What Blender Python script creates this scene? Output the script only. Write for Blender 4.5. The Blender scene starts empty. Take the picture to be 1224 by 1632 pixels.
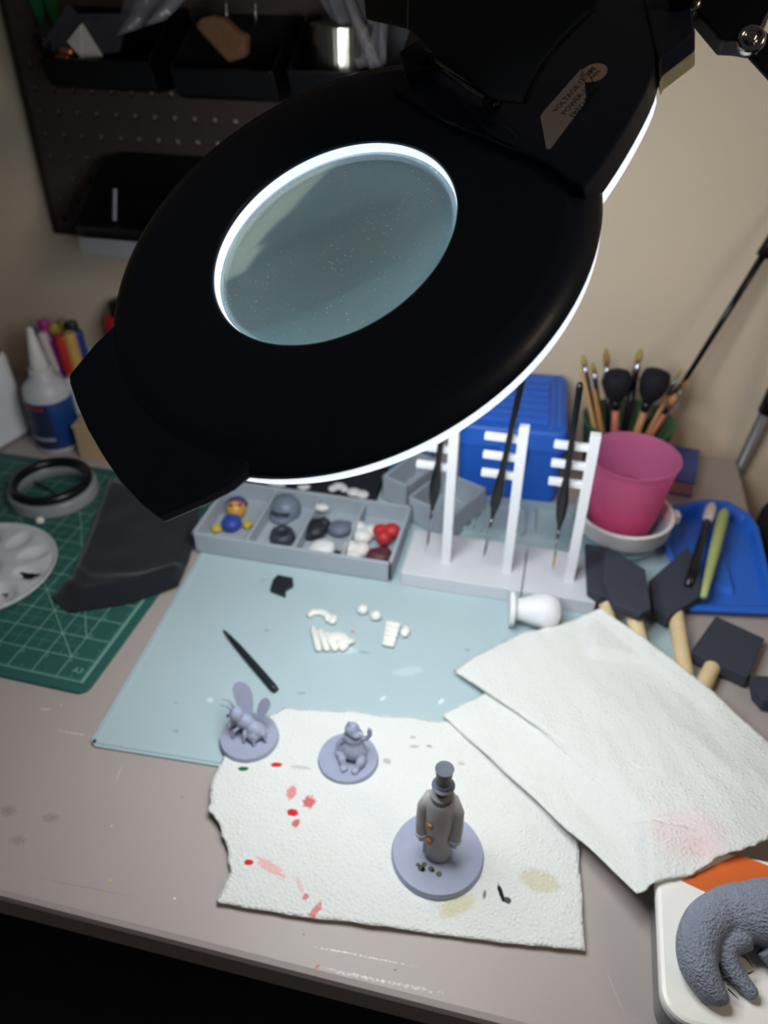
import bpy, bmesh, math, random
from math import sin, cos, pi, radians, sqrt, atan2
from mathutils import Vector, Matrix, noise

random.seed(7)
scene = bpy.context.scene
COL = scene.collection
S = 0.01                                  # everything below is written in centimetres

# ------------------------------------------------------------------ camera
FPX, PITCH, YAW, ROLL, CAMH = 1264.2, radians(35.99), radians(13.06), radians(.313), 54.5
UPW = Vector((0, 0, 1))
_fh = Vector((-sin(YAW), cos(YAW), 0)); _rt = Vector((cos(YAW), sin(YAW), 0))
C_F = cos(PITCH)*_fh - sin(PITCH)*UPW
_u = sin(PITCH)*_fh + cos(PITCH)*UPW
C_R = cos(ROLL)*_rt + sin(ROLL)*_u
C_U = -sin(ROLL)*_rt + cos(ROLL)*_u
CAM = Vector((0, 0, CAMH))
cd = bpy.data.cameras.new('camera'); cam = bpy.data.objects.new('camera', cd); COL.objects.link(cam)
cam.matrix_world = Matrix.Translation(CAM*S) @ Matrix((C_R, C_U, -C_F)).transposed().to_4x4()
cd.sensor_fit = 'VERTICAL'; cd.sensor_height = 36; cd.lens = 36*FPX/1632
cd.clip_start = 0.01; cd.clip_end = 30
cd.dof.use_dof = True; cd.dof.focus_distance = 0.42; cd.dof.aperture_fstop = cd.lens/4.0
scene.camera = cam

# ------------------------------------------------------------------ light and exposure
LED = 22.5                                # radiance of the lamp's LED diffuser (built with the lamp)
w = bpy.data.worlds.new('world'); scene.world = w; w.use_nodes = True
w.node_tree.nodes['Background'].inputs[0].default_value = (.82, .90, 1.0, 1)
w.node_tree.nodes['Background'].inputs[1].default_value = .03
ld = bpy.data.lights.new('ceiling_light', 'AREA'); ld.energy = 7.6; ld.size = .6; ld.color = (1, .80, .62)
lo = bpy.data.objects.new('ceiling_light', ld); COL.objects.link(lo)
lo.location = (1.6, -.4, 1.7); lo.rotation_euler = (radians(30), radians(22), 0)
scene.view_settings.view_transform = 'Standard'; scene.view_settings.look = 'None'
scene.view_settings.exposure = 0.0; scene.view_settings.gamma = 1.0
scene.view_settings.use_curve_mapping = False

# ------------------------------------------------------------------ where a point of the desk lies
def ray(px, py): return C_F + C_R*((px-612)/FPX) - C_U*((py-816)/FPX)
def T(px, py, z=0.0):
    v = ray(px, py); return CAM + v*((z-CAMH)/v.z)
def W(px, py, Y):
    v = ray(px, py); return CAM + v*(Y/v.y)
def Dp(px, py, d): return CAM + ray(px, py)*d

# ------------------------------------------------------------------ materials
def lin(c):
    r = []
    for v in c[:3]:
        v = v/255.0; r.append(v/12.92 if v <= .04045 else ((v+.055)/1.055)**2.4)
    return (r[0], r[1], r[2], 1)
MATS = {}
def mat(name, col, rough=.5, metal=0, spec=.5, var=.06, vscale=40, bump=0, bscale=300, emit=0, trans=0, ior=1.45, coat=0, stretch=None, alpha=1, sheen=0):
    if name in MATS: return MATS[name]
    m = bpy.data.materials.new(name); m.use_nodes = True; nt = m.node_tree
    b = nt.nodes['Principled BSDF']
    b.inputs['Roughness'].default_value = rough; b.inputs['Metallic'].default_value = metal
    b.inputs['Specular IOR Level'].default_value = spec; b.inputs['IOR'].default_value = ior
    b.inputs['Transmission Weight'].default_value = trans; b.inputs['Coat Weight'].default_value = coat
    b.inputs['Alpha'].default_value = alpha; b.inputs['Sheen Weight'].default_value = sheen
    tc = nt.nodes.new('ShaderNodeTexCoord'); src = tc.outputs['Object']
    if stretch:
        mp = nt.nodes.new('ShaderNodeMapping'); mp.inputs['Scale'].default_value = stretch
        nt.links.new(src, mp.inputs[0]); src = mp.outputs[0]
    n = nt.nodes.new('ShaderNodeTexNoise'); n.inputs['Scale'].default_value = vscale; n.inputs['Detail'].default_value = 4
    nt.links.new(src, n.inputs['Vector'])
    mx = nt.nodes.new('ShaderNodeMix'); mx.data_type = 'RGBA'
    c = lin(col)
    mx.inputs[6].default_value = tuple(max(0, v*(1-var*2)) for v in c[:3])+(1,)
    mx.inputs[7].default_value = tuple(min(1, v*(1+var*2)) for v in c[:3])+(1,)
    nt.links.new(n.outputs[0], mx.inputs[0]); nt.links.new(mx.outputs[2], b.inputs['Base Color'])
    if bump:
        n2 = nt.nodes.new('ShaderNodeTexNoise'); n2.inputs['Scale'].default_value = bscale; n2.inputs['Detail'].default_value = 3
        nt.links.new(src, n2.inputs['Vector'])
        bp = nt.nodes.new('ShaderNodeBump'); bp.inputs['Strength'].default_value = bump; bp.inputs['Distance'].default_value = .002
        nt.links.new(n2.outputs[0], bp.inputs['Height']); nt.links.new(bp.outputs[0], b.inputs['Normal'])
    if emit:
        b.inputs['Emission Color'].default_value = c; b.inputs['Emission Strength'].default_value = emit
    m['base'] = mx.name; MATS[name] = m
    return m
def stains(m, spots):
    """spots: (x, y, rx, ry, angle, colour, strength, noise) in cm of the object's own frame: spilt paint, wear"""
    nt = m.node_tree; b = nt.nodes['Principled BSDF']; cur = nt.nodes[m['base']].outputs[2]
    tc = nt.nodes.new('ShaderNodeTexCoord')
    nz = nt.nodes.new('ShaderNodeTexNoise'); nz.inputs['Scale'].default_value = 450; nz.inputs['Detail'].default_value = 4
    nt.links.new(tc.outputs['Object'], nz.inputs['Vector'])
    for (x, y, rx, ry, a, col, st, na) in spots:
        mp = nt.nodes.new('ShaderNodeMapping'); mp.vector_type = 'TEXTURE'
        mp.inputs['Location'].default_value = (x*S, y*S, 0); mp.inputs['Rotation'].default_value = (0, 0, radians(a))
        mp.inputs['Scale'].default_value = (rx*S, ry*S, 1); nt.links.new(tc.outputs['Object'], mp.inputs[0])
        ln = nt.nodes.new('ShaderNodeVectorMath'); ln.operation = 'LENGTH'; nt.links.new(mp.outputs[0], ln.inputs[0])
        ad = nt.nodes.new('ShaderNodeMath'); ad.operation = 'MULTIPLY_ADD'; ad.inputs[1].default_value = na
        nt.links.new(nz.outputs[0], ad.inputs[0]); nt.links.new(ln.outputs['Value'], ad.inputs[2])
        mr = nt.nodes.new('ShaderNodeMapRange'); nt.links.new(ad.outputs[0], mr.inputs[0])
        mr.inputs[1].default_value = 1.0+na*.5; mr.inputs[2].default_value = .7+na*.5; mr.inputs[3].default_value = 0; mr.inputs[4].default_value = st
        mx = nt.nodes.new('ShaderNodeMix'); mx.data_type = 'RGBA'; mx.inputs[7].default_value = lin(col)
        nt.links.new(mr.outputs[0], mx.inputs[0]); nt.links.new(cur, mx.inputs[6]); cur = mx.outputs[2]
    nt.links.new(cur, b.inputs['Base Color'])

# ------------------------------------------------------------------ mesh building
class MB:
    def __init__(s): s.v = []; s.f = []
    def add(s, vs, fs, M=None):
        o = len(s.v)
        s.v += [(M @ Vector(v)) if M else Vector(v) for v in vs]; s.f += [tuple(i+o for i in f) for f in fs]; return s
    def box(s, c, d, rz=0, M=None):
        x, y, z = (k/2 for k in d); R = Matrix.Translation(Vector(c)) @ Matrix.Rotation(radians(rz), 4, 'Z')
        if M: R = M @ R
        vs = [(a*x, b*y, e*z) for e in (-1, 1) for b in (-1, 1) for a in (-1, 1)]
        return s.add(vs, [(0, 2, 3, 1), (4, 5, 7, 6), (0, 1, 5, 4), (2, 6, 7, 3), (0, 4, 6, 2), (1, 3, 7, 5)], R)
    def prism(s, poly, z0, z1, M=None, inset=0):
        n = len(poly); cx = sum(p[0] for p in poly)/n; cy = sum(p[1] for p in poly)/n
        a = sum(poly[i][0]*poly[(i+1) % n][1]-poly[(i+1) % n][0]*poly[i][1] for i in range(n))
        if a < 0: poly = poly[::-1]
        k = 1-inset
        vs = [(p[0], p[1], z0) for p in poly]+[(cx+(p[0]-cx)*k, cy+(p[1]-cy)*k, z1) for p in poly]
        fs = [tuple(range(n))[::-1], tuple(range(n, 2*n))]+[(i, (i+1) % n, n+(i+1) % n, n+i) for i in range(n)]
        return s.add(vs, fs, M)
    def lathe(s, prof, c=(0, 0, 0), n=40, M=None, closed=False):
        vs = []; fs = []; k = len(prof)
        for i in range(n):
            a = 2*pi*i/n
            for (r, z) in prof: vs.append((c[0]+r*cos(a), c[1]+r*sin(a), c[2]+z))
        for i in range(n):
            j = (i+1) % n
            for q in range(k if closed else k-1):
                q2 = (q+1) % k; fs.append((i*k+q, j*k+q, j*k+q2, i*k+q2))
        return s.add(vs, fs, M)
    def tube(s, pts, rad, n=10, M=None, flat=1.0):
        pts = [Vector(p) for p in pts]; m = len(pts)
        if not hasattr(rad, '__len__'): rad = [rad]*m
        vs = []; fs = []; pu = None
        for i, p in enumerate(pts):
            t = (pts[min(i+1, m-1)]-pts[max(i-1, 0)]).normalized()
            if pu is None: pu = Vector((0, 0, 1)) if abs(t.z) < .9 else Vector((0, 1, 0))
            pu = (pu-t*pu.dot(t)).normalized(); sd = t.cross(pu)
            for k in range(n):
                a = 2*pi*k/n; vs.append(p+(sd*cos(a)+pu*sin(a)*flat)*rad[i])
        for i in range(m-1):
            for k in range(n): fs.append((i*n+k, i*n+(k+1) % n, (i+1)*n+(k+1) % n, (i+1)*n+k))
        fs += [tuple(range(n))[::-1], tuple(range((m-1)*n, m*n))]
        return s.add(vs, fs, M)
    def ell(s, c, r, n=26, m=16, M=None, rot=None):
        if not hasattr(r, '__len__'): r = (r, r, r)
        R = Matrix.Translation(Vector(c)) @ (rot.to_4x4() if rot else Matrix.Identity(4))
        if M: R = M @ R
        vs = [(0, 0, -r[2])]; fs = []
        for j in range(1, m):
            p = -pi/2+pi*j/m
            for i in range(n):
                a = 2*pi*i/n; vs.append((r[0]*cos(p)*cos(a), r[1]*cos(p)*sin(a), r[2]*sin(p)))
        vs.append((0, 0, r[2])); L = len(vs)-1
        for i in range(n):
            fs.append((0, 1+(i+1) % n, 1+i)); fs.append((L, L-n+i, L-n+(i+1) % n))
        for j in range(m-2):
            for i in range(n):
                a = 1+j*n; fs.append((a+i, a+(i+1) % n, a+n+(i+1) % n, a+n+i))
        return s.add(vs, fs, R)
    def patch(s, P):                       # grid of points [rows][cols]
        r = len(P); c = len(P[0])
        return s.add([p for row in P for p in row], [(i*c+j, i*c+j+1, (i+1)*c+j+1, (i+1)*c+j) for i in range(r-1) for j in range(c-1)])
    def build(s, name, m, parent=None, o=None, smooth=False, bevel=0, solid=0, remesh=0, sub=0, fur=0):
        """o: world origin of a top-level mesh; with a parent the points are in the parent's own frame"""
        o = Vector(o) if o is not None else Vector((0, 0, 0))
        me = bpy.data.meshes.new(name)
        me.from_pydata([(v-o)*S for v in s.v], [], s.f); me.update()
        ob = bpy.data.objects.new(name, me); COL.objects.link(ob); ob.location = o*S
        if parent: ob.parent = parent
        bm = bmesh.new(); bm.from_mesh(me); bmesh.ops.recalc_face_normals(bm, faces=bm.faces); bm.to_mesh(me); bm.free()
        if m: me.materials.append(m)
        if smooth or remesh:
            for p in me.polygons: p.use_smooth = True
        if solid:
            q = ob.modifiers.new('solid', 'SOLIDIFY'); q.thickness = solid*S; q.offset = 1
        if bevel:
            q = ob.modifiers.new('bevel', 'BEVEL'); q.width = bevel*S; q.segments = 2; q.limit_method = 'ANGLE'; q.angle_limit = radians(40)
        if remesh:
            q = ob.modifiers.new('remesh', 'REMESH'); q.mode = 'VOXEL'; q.voxel_size = remesh*S; q.use_smooth_shade = True
            q = ob.modifiers.new('smooth', 'SMOOTH'); q.factor = .6; q.iterations = 4
        if sub:
            q = ob.modifiers.new('sub', 'SUBSURF'); q.levels = sub; q.render_levels = sub
        if remesh or sub or solid or bevel:
            dg = bpy.context.evaluated_depsgraph_get(); nm = bpy.data.meshes.new_from_object(ob.evaluated_get(dg))
            ob.modifiers.clear(); ob.data = nm; nm.name = name
        return ob
def tag(o, label, cat, group=None):
    o['label'] = label; o['category'] = cat
    if group: o['group'] = group
    return o
def thing(name, label, cat, o=(0, 0, 0), rz=0, group=None, M=None):
    e = bpy.data.objects.new(name, None); COL.objects.link(e); e.empty_display_size = .01
    e.matrix_world = M if M else Matrix.Translation(Vector(o)*S) @ Matrix.Rotation(radians(rz), 4, 'Z')
    return tag(e, label, cat, group)
def struct(o): o['kind'] = 'structure'; return o
def text(name, s, size, m, parent, M, o=None):
    cu = bpy.data.curves.new(name, 'FONT'); cu.body = s; cu.size = size*S; cu.extrude = .00003; cu.resolution_u = 2
    t = bpy.data.objects.new(name, cu); COL.objects.link(t)
    dg = bpy.context.evaluated_depsgraph_get(); me = bpy.data.meshes.new_from_object(t.evaluated_get(dg))
    COL.objects.unlink(t); bpy.data.objects.remove(t)
    ob = bpy.data.objects.new(name, me); COL.objects.link(ob); me.materials.clear(); me.materials.append(m)
    ob.matrix_world = M
    if parent: ob.parent = parent
    return ob
def copy_tree(o, parent=None):
    c = o.copy(); COL.objects.link(c); c.parent = parent
    for ch in o.children: copy_tree(ch, c)
    return c
def circ(cx, cy, r, n=32): return [(cx+r*cos(2*pi*i/n), cy+r*sin(2*pi*i/n)) for i in range(n)]
def rrect(x0, y0, x1, y1, r, n=5):
    out = []
    for (cx, cy, a) in ((x1-r, y1-r, 0), (x0+r, y1-r, 90), (x0+r, y0+r, 180), (x1-r, y0+r, 270)):
        for i in range(n+1): t = radians(a+90*i/n); out.append((cx+r*cos(t), cy+r*sin(t)))
    return out
def align(d, up=(0, 0, 1)):                # rotation whose local z runs along d
    z = Vector(d).normalized(); x = Vector(up).cross(z)
    if x.length < 1e-4: x = Vector((1, 0, 0))
    x.normalize(); y = z.cross(x); return Matrix((x, y, z)).transposed()
def xyz(p): return (p[0], p[1])

# =================================================================== the setting
WALLY = 96.5
struct(MB().box((0, WALLY+5, 60), (460, 10, 280)).build('wall_back', mat('wall_paint', (232, 214, 188), .85, bump=.15, bscale=220, var=.02, vscale=6)))
struct(MB().box((0, -40, -79), (460, 290, 10)).build('floor', mat('floor_dark', (38, 36, 42), .9, bump=.5, bscale=150)))

# =================================================================== desk
DX0, DX1, DY0, DY1 = -118, 24.8, 22.2, 95.3
m_desk = mat('desk_laminate', (175, 164, 159), .42, spec=.4, var=.035, vscale=9, bump=.05, bscale=500)
SC = (236, 230, 224)
def st(px, py, rx, ry, a, col, k, na=.6):
    p = T(px, py); return (p.x, p.y, rx, ry, a, col, k, na)
stains(m_desk, [st(505, 1541, .32, .18, 60, (214, 40, 34), 1), st(176, 1402, .28, .16, -30, (214, 200, 40), 1),
    st(540, 1516, 2.6, .10, 4, SC, .9, 1.5), st(610, 1530, 3.2, .09, 3, SC, .8, 1.2), st(560, 1553, 3.0, .16, 2, SC, .55, 2.4), st(640, 1570, 3.4, .16, 3, SC, .55, 2.4),
    st(72, 1130, .9, .12, 5, SC, .8), st(115, 1168, 2.2, .11, 2, SC, .7, 1.4), st(98, 1124, .2, .2, 0, SC, .8),
    st(190, 1232, .09, 1.4, 8, SC, .45, .9), st(12, 1292, 1.2, .8, 0, (128, 116, 96), .6), st(80, 1304, 1.2, .7, 10, (128, 116, 96), .55), st(30, 1340, 1.1, .7, 0, (128, 116, 96), .5),
    st(178, 1316, .18, .18, 0, SC, .9), st(278, 1432, .22, .16, 0, SC, .8), st(630, 1546, .13, .13, 0, (70, 60, 60), .9), st(484, 1489, .12, .12, 0, (60, 55, 60), .9),
    st(140, 1415, 6, .05, 2.5, (120, 108, 102), .7, .8), st(290, 1270, .14, .14, 0, (96, 86, 88), .8), st(980, 1580, .06, 2.6, 25, SC, .35, .6)])
desk = thing('desk', 'wide taupe laminate desk with scratched top standing against the beige wall', 'desk', (0, 0, -74))
d = MB().box(((DX0+DX1)/2, (DY0+DY1)/2, 74-1.5), (DX1-DX0, DY1-DY0, 3.0)).build('desktop', m_desk, desk, bevel=.5)
# stains are written in the desk's own frame; its origin shares the world x and y
m_dk = mat('desk_frame', (26, 26, 30), .5)
for (x, y) in ((DX0+6, DY0+9), (DX1-6, DY0+9), (DX0+6, DY1-6), (DX1-6, DY1-6)):
    MB().box((x, y, 35.5), (4, 4, 71)).build('leg', m_dk, desk, bevel=.2)
for y in (DY0+9, DY1-6):
    MB().box(((DX0+DX1)/2, y, 69), (DX1-DX0-16, 3, 3.8)).build('rail', m_dk, desk)

# =================================================================== the magnifier lamp
LC = Vector((-11.474, 37.221, 42.765)); LN = Vector((-.223, -.494, .840)).normalized()
_e = Vector((.7602, .4512, .4675)); _e = (_e-LN*_e.dot(LN)).normalized(); _g = LN.cross(_e)
LE = (_e*cos(radians(15))+_g*sin(radians(15))).normalized(); LG = LN.cross(LE)
LM = Matrix.Translation(LC*S) @ Matrix((LE, LG, LN)).transposed().to_4x4()
def LP(px, py, h=0.0):                     # point of the lamp head's own plane at height h
    v = ray(px, py); P0 = LC+LN*h; t = (P0-CAM).dot(LN)/v.dot(LN); q = CAM+v*t-LC
    return (q.dot(LE), q.dot(LG))
def toL(p): q = Vector(p)-LC; return Vector((q.dot(LE), q.dot(LG), q.dot(LN)))
m_blk = mat('lamp_black_plastic', (34, 43, 60), .4, spec=.3, var=.1, vscale=30, coat=.05)
m_blk2 = mat('lamp_black_satin', (12, 12, 16), .42, spec=.45, var=.1)
m_led = mat('led_diffuser', (245, 250, 254), .4, emit=LED, var=0)
m_led2 = mat('led_diffuser_edge', (232, 240, 255), .4, emit=1.05, var=0)
m_chrome = mat('chrome', (214, 206, 196), .12, metal=1, var=.02)
lamp = thing('magnifier_lamp', 'black magnifying desk lamp with glowing white LED ring and open lens cover', 'lamp', M=LM)
HR, RO = 6.35, 12.76
MB().lathe([(HR, -.25), (HR+.04, -.05), (HR+.18, 0), (11.2, .02), (11.5, 0), (11.62, -.08), (11.8, -.1), (12.3, -.36), (12.62, -.7), (RO, -.98), (RO-.1, -1.08), (12.3, -1.08), (6.7, -.9), (6.5, -.25)], n=128, closed=True).build('shell', m_blk, lamp, smooth=True)
# the LED diffuser: glowing underside, slightly dimmer outer rim and inner wall
MB().lathe([(12.5, -1.78), (12.2, -1.9), (7.2, -1.9), (6.9, -1.75)], n=128).build('led_ring', m_led, lamp, smooth=True)
MB().lathe([(12.3, -1.1), (RO-.06, -1.1), (RO-.08, -1.4), (12.62, -1.72), (12.5, -1.78)], n=128).build('diffuser_rim', m_led2, lamp, smooth=True)
MB().lathe([(6.5, -.3), (HR-.03, -.3), (HR-.03, -.52), (HR-.08, -.55), (HR-.08, -.74)], n=128).build('inner_rim', m_led2, lamp, smooth=True)
MB().lathe([(HR-.08, -.74), (HR-.02, -1.3), (6.6, -1.6), (6.9, -1.75)], n=128).build('lens_seat', m_blk2, lamp, smooth=True)
# lens: thick biconvex glass, dusty; teal haze also paints in scattered LED light
m_gl = bpy.data.materials.new('dusty_lens_glass_light_haze'); m_gl.use_nodes = True; nt = m_gl.node_tree; nt.nodes.clear()
out = nt.nodes.new('ShaderNodeOutputMaterial'); g = nt.nodes.new('ShaderNodeBsdfGlass'); g.inputs['IOR'].default_value = 1.5; g.inputs['Roughness'].default_value = 0.05
g.inputs['Color'].default_value = (.80, .95, .96, 1)
df = nt.nodes.new('ShaderNodeBsdfDiffuse'); df.inputs['Color'].default_value = (.72, .86, .92, 1)
tl = nt.nodes.new('ShaderNodeBsdfTranslucent'); tl.inputs['Color'].default_value = (.72, .86, .92, 1)
ds = nt.nodes.new('ShaderNodeAddShader'); nt.links.new(df.outputs[0], ds.inputs[0]); nt.links.new(tl.outputs[0], ds.inputs[1])
tc = nt.nodes.new('ShaderNodeTexCoord')
vo = nt.nodes.new('ShaderNodeTexVoronoi'); vo.inputs['Scale'].default_value = 420; nt.links.new(tc.outputs['Object'], vo.inputs['Vector'])
nz = nt.nodes.new('ShaderNodeTexNoise'); nz.inputs['Scale'].default_value = 26; nz.inputs['Detail'].default_value = 5; nt.links.new(tc.outputs['Object'], nz.inputs['Vector'])
sp = nt.nodes.new('ShaderNodeMapRange'); sp.inputs[1].default_value = .20; sp.inputs[2].default_value = .08; nt.links.new(vo.outputs['Distance'], sp.inputs[0])
th = nt.nodes.new('ShaderNodeMapRange'); th.inputs[1].default_value = .52; th.inputs[2].default_value = .68; nt.links.new(nz.outputs[0], th.inputs[0])
vc = nt.nodes.new('ShaderNodeSeparateColor'); nt.links.new(vo.outputs['Color'], vc.inputs[0])
rare = nt.nodes.new('ShaderNodeMath'); rare.operation = 'GREATER_THAN'; rare.inputs[1].default_value = .3; nt.links.new(vc.outputs[0], rare.inputs[0])
thm = nt.nodes.new('ShaderNodeMath'); thm.operation = 'MULTIPLY_ADD'; thm.inputs[1].default_value = .8; thm.inputs[2].default_value = .12; nt.links.new(th.outputs[0], thm.inputs[0])
mu = nt.nodes.new('ShaderNodeMath'); mu.operation = 'MULTIPLY'; nt.links.new(sp.outputs[0], mu.inputs[0]); nt.links.new(rare.outputs[0], mu.inputs[1])
mu2 = nt.nodes.new('ShaderNodeMath'); mu2.operation = 'MULTIPLY'; nt.links.new(mu.outputs[0], mu2.inputs[0]); nt.links.new(thm.outputs[0], mu2.inputs[1])
hz = nt.nodes.new('ShaderNodeMath'); hz.operation = 'MULTIPLY_ADD'; hz.inputs[1].default_value = .8; hz.inputs[2].default_value = .18; nt.links.new(mu2.outputs[0], hz.inputs[0])
ms = nt.nodes.new('ShaderNodeMixShader'); nt.links.new(hz.outputs[0], ms.inputs[0]); nt.links.new(g.outputs[0], ms.inputs[1]); nt.links.new(ds.outputs[0], ms.inputs[2]); nt.links.new(ms.outputs[0], out.inputs[0])
LR = 6.24; RC = 22.0
up = [(max(LR*i/24, .002), -.72+sqrt(RC*RC-(LR*i/24)**2)-sqrt(RC*RC-LR*LR)) for i in range(25)]
dn = [(r, -.9-(z+.72)) for (r, z) in up[::-1]]
MB().lathe(up+dn, n=96).build('lens', m_gl, lamp, smooth=True)
# grip: flared tab on the low side
grip = [LP(x, y, -.4) for x, y in ((400, 742), (365, 772), (325, 793), (250, 825), (222, 803), (190, 768), (160, 722), (137, 682), (120, 642), (110, 612), (109, 598), (150, 548), (205, 495))]
grip += [(-9.4, 3.4), (-9.6, 0), (-9.2, -5)]
hb = MB().prism(grip, -1.08, -.32, inset=.012).build('grip', m_blk, lamp, bevel=.18)
# mount: raised lobe on the high side that carries hinge and arm
near = [LP(x, y, .4) for x, y in ((929, 302), (946, 281), (963, 258), (979, 234), (994, 210), (1008, 186), (1021, 162), (1032, 140), (1041, 119), (1047, 98))]
lobe = near+[LP(1050, 70, .4), LP(1046, 10, .4), (21.0, 3.2), (19.0, 5.2)]+[(x, -y) for x, y in near[::-1]][3:4]+[LP(690, 62, .4), LP(650, 88, .4), LP(641, 122, .4), (8.4, 4.5), (8.0, 0), (8.2, -6.5)]
MB().prism(lobe, -1.08, .4, inset=.004).build('arm_mount', m_blk, lamp, bevel=.12)
MB().prism([(x*.996, y*.99) for x, y in near]+[(15.5, -1.0), (13, 2), (9, 0), (8.6, -6)], -1.72, -1.1).build('mount_diffuser', m_led2, lamp)
# rating label and inspection sticker
lbl = [LP(x, y, .42) for x, y in ((861, 186), (866, 178), (926, 110), (930, 112), (934, 156), (932, 164), (877, 237), (871, 238))]
m_lab = mat('label_paper', (176, 168, 164), .5, var=.03)
lab = MB().prism(lbl, .41, .425).build('rating_label', m_lab, lamp)
a0 = Vector(LP(864, 184, .43)); a1 = Vector(LP(929, 112, .43)); dx = (a1-a0); LW = dx.length; dx.normalize(); dy = Vector((-dx.y, dx.x))
m_ink = mat('label_ink', (38, 34, 36), .6)
def on_label(u, v): p = a0+dx*u-dy*v; return Matrix.Translation((p.x*S, p.y*S, .43*S)) @ Matrix.Rotation(atan2(dx.y, dx.x), 4, 'Z')
text('label_text', 'VOLTAGE:12-24V', .40, m_ink, lab, on_label(.38, .52))
text('label_text', 'POWER:12W', .40, m_ink, lab, on_label(.38, 1.03))
text('label_text', 'FREQ:50HZ', .40, m_ink, lab, on_label(.38, 1.5))
q0 = LP(946, 116, .42)
stk = MB().prism([(q0[0]+.62*cos(t*pi/12), q0[1]+.62*sin(t*pi/12)) for t in range(24)], .41, .425).build('inspection_sticker', mat('sticker_tan', (196, 170, 150), .5), lamp)
Ms = Matrix.Translation(((q0[0]-.36)*S, (q0[1]-.06)*S, .43*S))
text('sticker_text', 'QC', .34, m_ink, stk, Ms @ Matrix.Translation((.12*S, .12*S, 0))); text('sticker_text', 'PASS', .28, m_ink, stk, Ms @ Matrix.Translation((0, -.18*S, 0)))
# hinge with pin and the opened lens cover
h0 = Vector((*LP(676, 92, .9), .9)); h1 = Vector((*LP(790, 166, .9), .9))
hd = (h1-h0).normalized()
for p in (h0, h1-hd*.5):
    MB().tube([p, p+hd*.5], .42, 16).build('hinge_knuckle', m_blk2, lamp, smooth=False)
MB().tube([h0-hd*.1, h1+hd*.12], .17, 12).build('hinge_pin', mat('steel_pin', (120, 120, 124), .3, metal=1), lamp, smooth=True)
bkt = [LP(x, y, .5) for x, y in ((640, 96), (668, 78), (684, 70), (700, 108), (690, 122), (650, 128))]
MB().prism(bkt, .3, 1.0).build('hinge_bracket', m_blk2, lamp, bevel=.1)
MB().prism([LP(x, y, .5) for x, y in ((727, 158), (780, 196), (812, 206), (828, 222), (815, 232), (780, 215))], .3, .62).build('latch_plate', m_blk, lamp, bevel=.06)
# cover plane: through the hinge, standing up and leaning back
wd = (Vector((0, 0, 1))*cos(radians(24))+hd.cross(Vector((0, 0, 1)))*-sin(radians(24)))
if wd.x < 0: wd = (Vector((0, 0, 1))*cos(radians(24))+hd.cross(Vector((0, 0, 1)))*sin(radians(24)))
cn = hd.cross(wd).normalized()
def CP(px, py):
    v = ray(px, py); vl = Vector((v.dot(LE), v.dot(LG), v.dot(LN))); o = toL(CAM); t = (h0-o).dot(cn)/vl.dot(cn); q = o+vl*t-h0
    return (q.dot(hd), q.dot(wd))
cov = [CP(x, y) for x, y in ((589, 31), (656, 46), (686, 70), (700, 92), (793, 160), (838, 166), (848, 140), (872, 98), (905, 58), (948, 16))]
xr = cov[-1]; xl = cov[0]
cov += [(xr[0]+.9, xr[1]+3), (xr[0]-.4, xr[1]+7), (xr[0]-3.6, xr[1]+9.6), (xl[0]+3.6, xl[1]+9.8), (xl[0]+.4, xl[1]+7), (xl[0]-.8, xl[1]+3)]
CMx = Matrix((hd, wd, cn)).transposed().to_4x4(); CMx.translation = h0
MB().prism(cov, -.25, .25, M=CMx).build('lens_cover', m_blk2, lamp, bevel=.12)
ca, cb_ = CP(657, 46), CP(660, -60)
MB().prism([(ca[0]-.05, ca[1]), (ca[0]+.05, ca[1]), (cb_[0]+.05, cb_[1]), (cb_[0]-.05, cb_[1])], -.3, .3, M=CMx).build('cover_seam', mat('seam_tan', (150, 134, 112), .4), lamp)
# arm: knuckle on the mount, bracket with bolts, bar leading out to the right and down to a clamp
kn = [LP(x, y, .2) for x, y in ((1050, 112), (1056, 100), (1108, 60), (1102, 20), (1085, -30), (1020, -20))]
MB().prism(kn, -.5, .5).build('knuckle', m_blk, lamp, bevel=.1)
MB().prism([(x, y) for x, y in kn], -1.25, -.52).build('knuckle_base', mat('translucent_edge', (224, 216, 170), .35, var=.05), lamp, bevel=.1)
DA = 37.2
vA = [Dp(x, y, DA) for x, y in ((1080, -60), (1108, 30), (1143, 80), (1166, 84), (1190, 92), (1214, 46), (1221, 12), (1216, -70))]
o0 = vA[0]; ax = C_R; ay = C_U; nn = -C_F
AM = Matrix((ax, ay, nn)).transposed().to_4x4(); AM.translation = o0
LinvM = Matrix((LE, LG, LN)).to_4x4(); TL = LinvM @ Matrix.Translation(-LC)
AMl = TL @ AM @ Matrix.Rotation(radians(-14), 4, 'Y')
MB().prism([((p-o0).dot(ax), (p-o0).dot(ay)) for p in vA], -1.0, .3, M=AMl).build('arm_bracket', m_blk2, lamp, bevel=.12)
for (x, y, r) in ((1197, 62, .52), (1099, 4, .42)):
    v = ray(x, y); Ai = AMl.inverted(); o_l = Ai @ toL(CAM); d_l = Ai.to_3x3() @ Vector((v.dot(LE), v.dot(LG), v.dot(LN))); hit = o_l+d_l*((.3-o_l.z)/d_l.z)
    Mb = AMl @ Matrix.Translation((hit.x, hit.y, .3))
    b1 = MB().lathe([(r*1.25, -.25), (r*1.25, 0), (r*1.1, .12), (r*.75, .16), (r*.7, .02), (r*.35, .02), (.01, .02)], n=28, M=Mb).build('bolt', m_chrome, lamp, smooth=True)
    MB().prism(circ(0, 0, r*.42, 6), .02, .22, M=Mb).build('bolt_head', m_chrome, b1, bevel=.03)
pA = Dp(1188, 52, DA+.9); pB = Dp(1460, 357, 45); pC = Vector((40.5, 55, 12)); 
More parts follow.
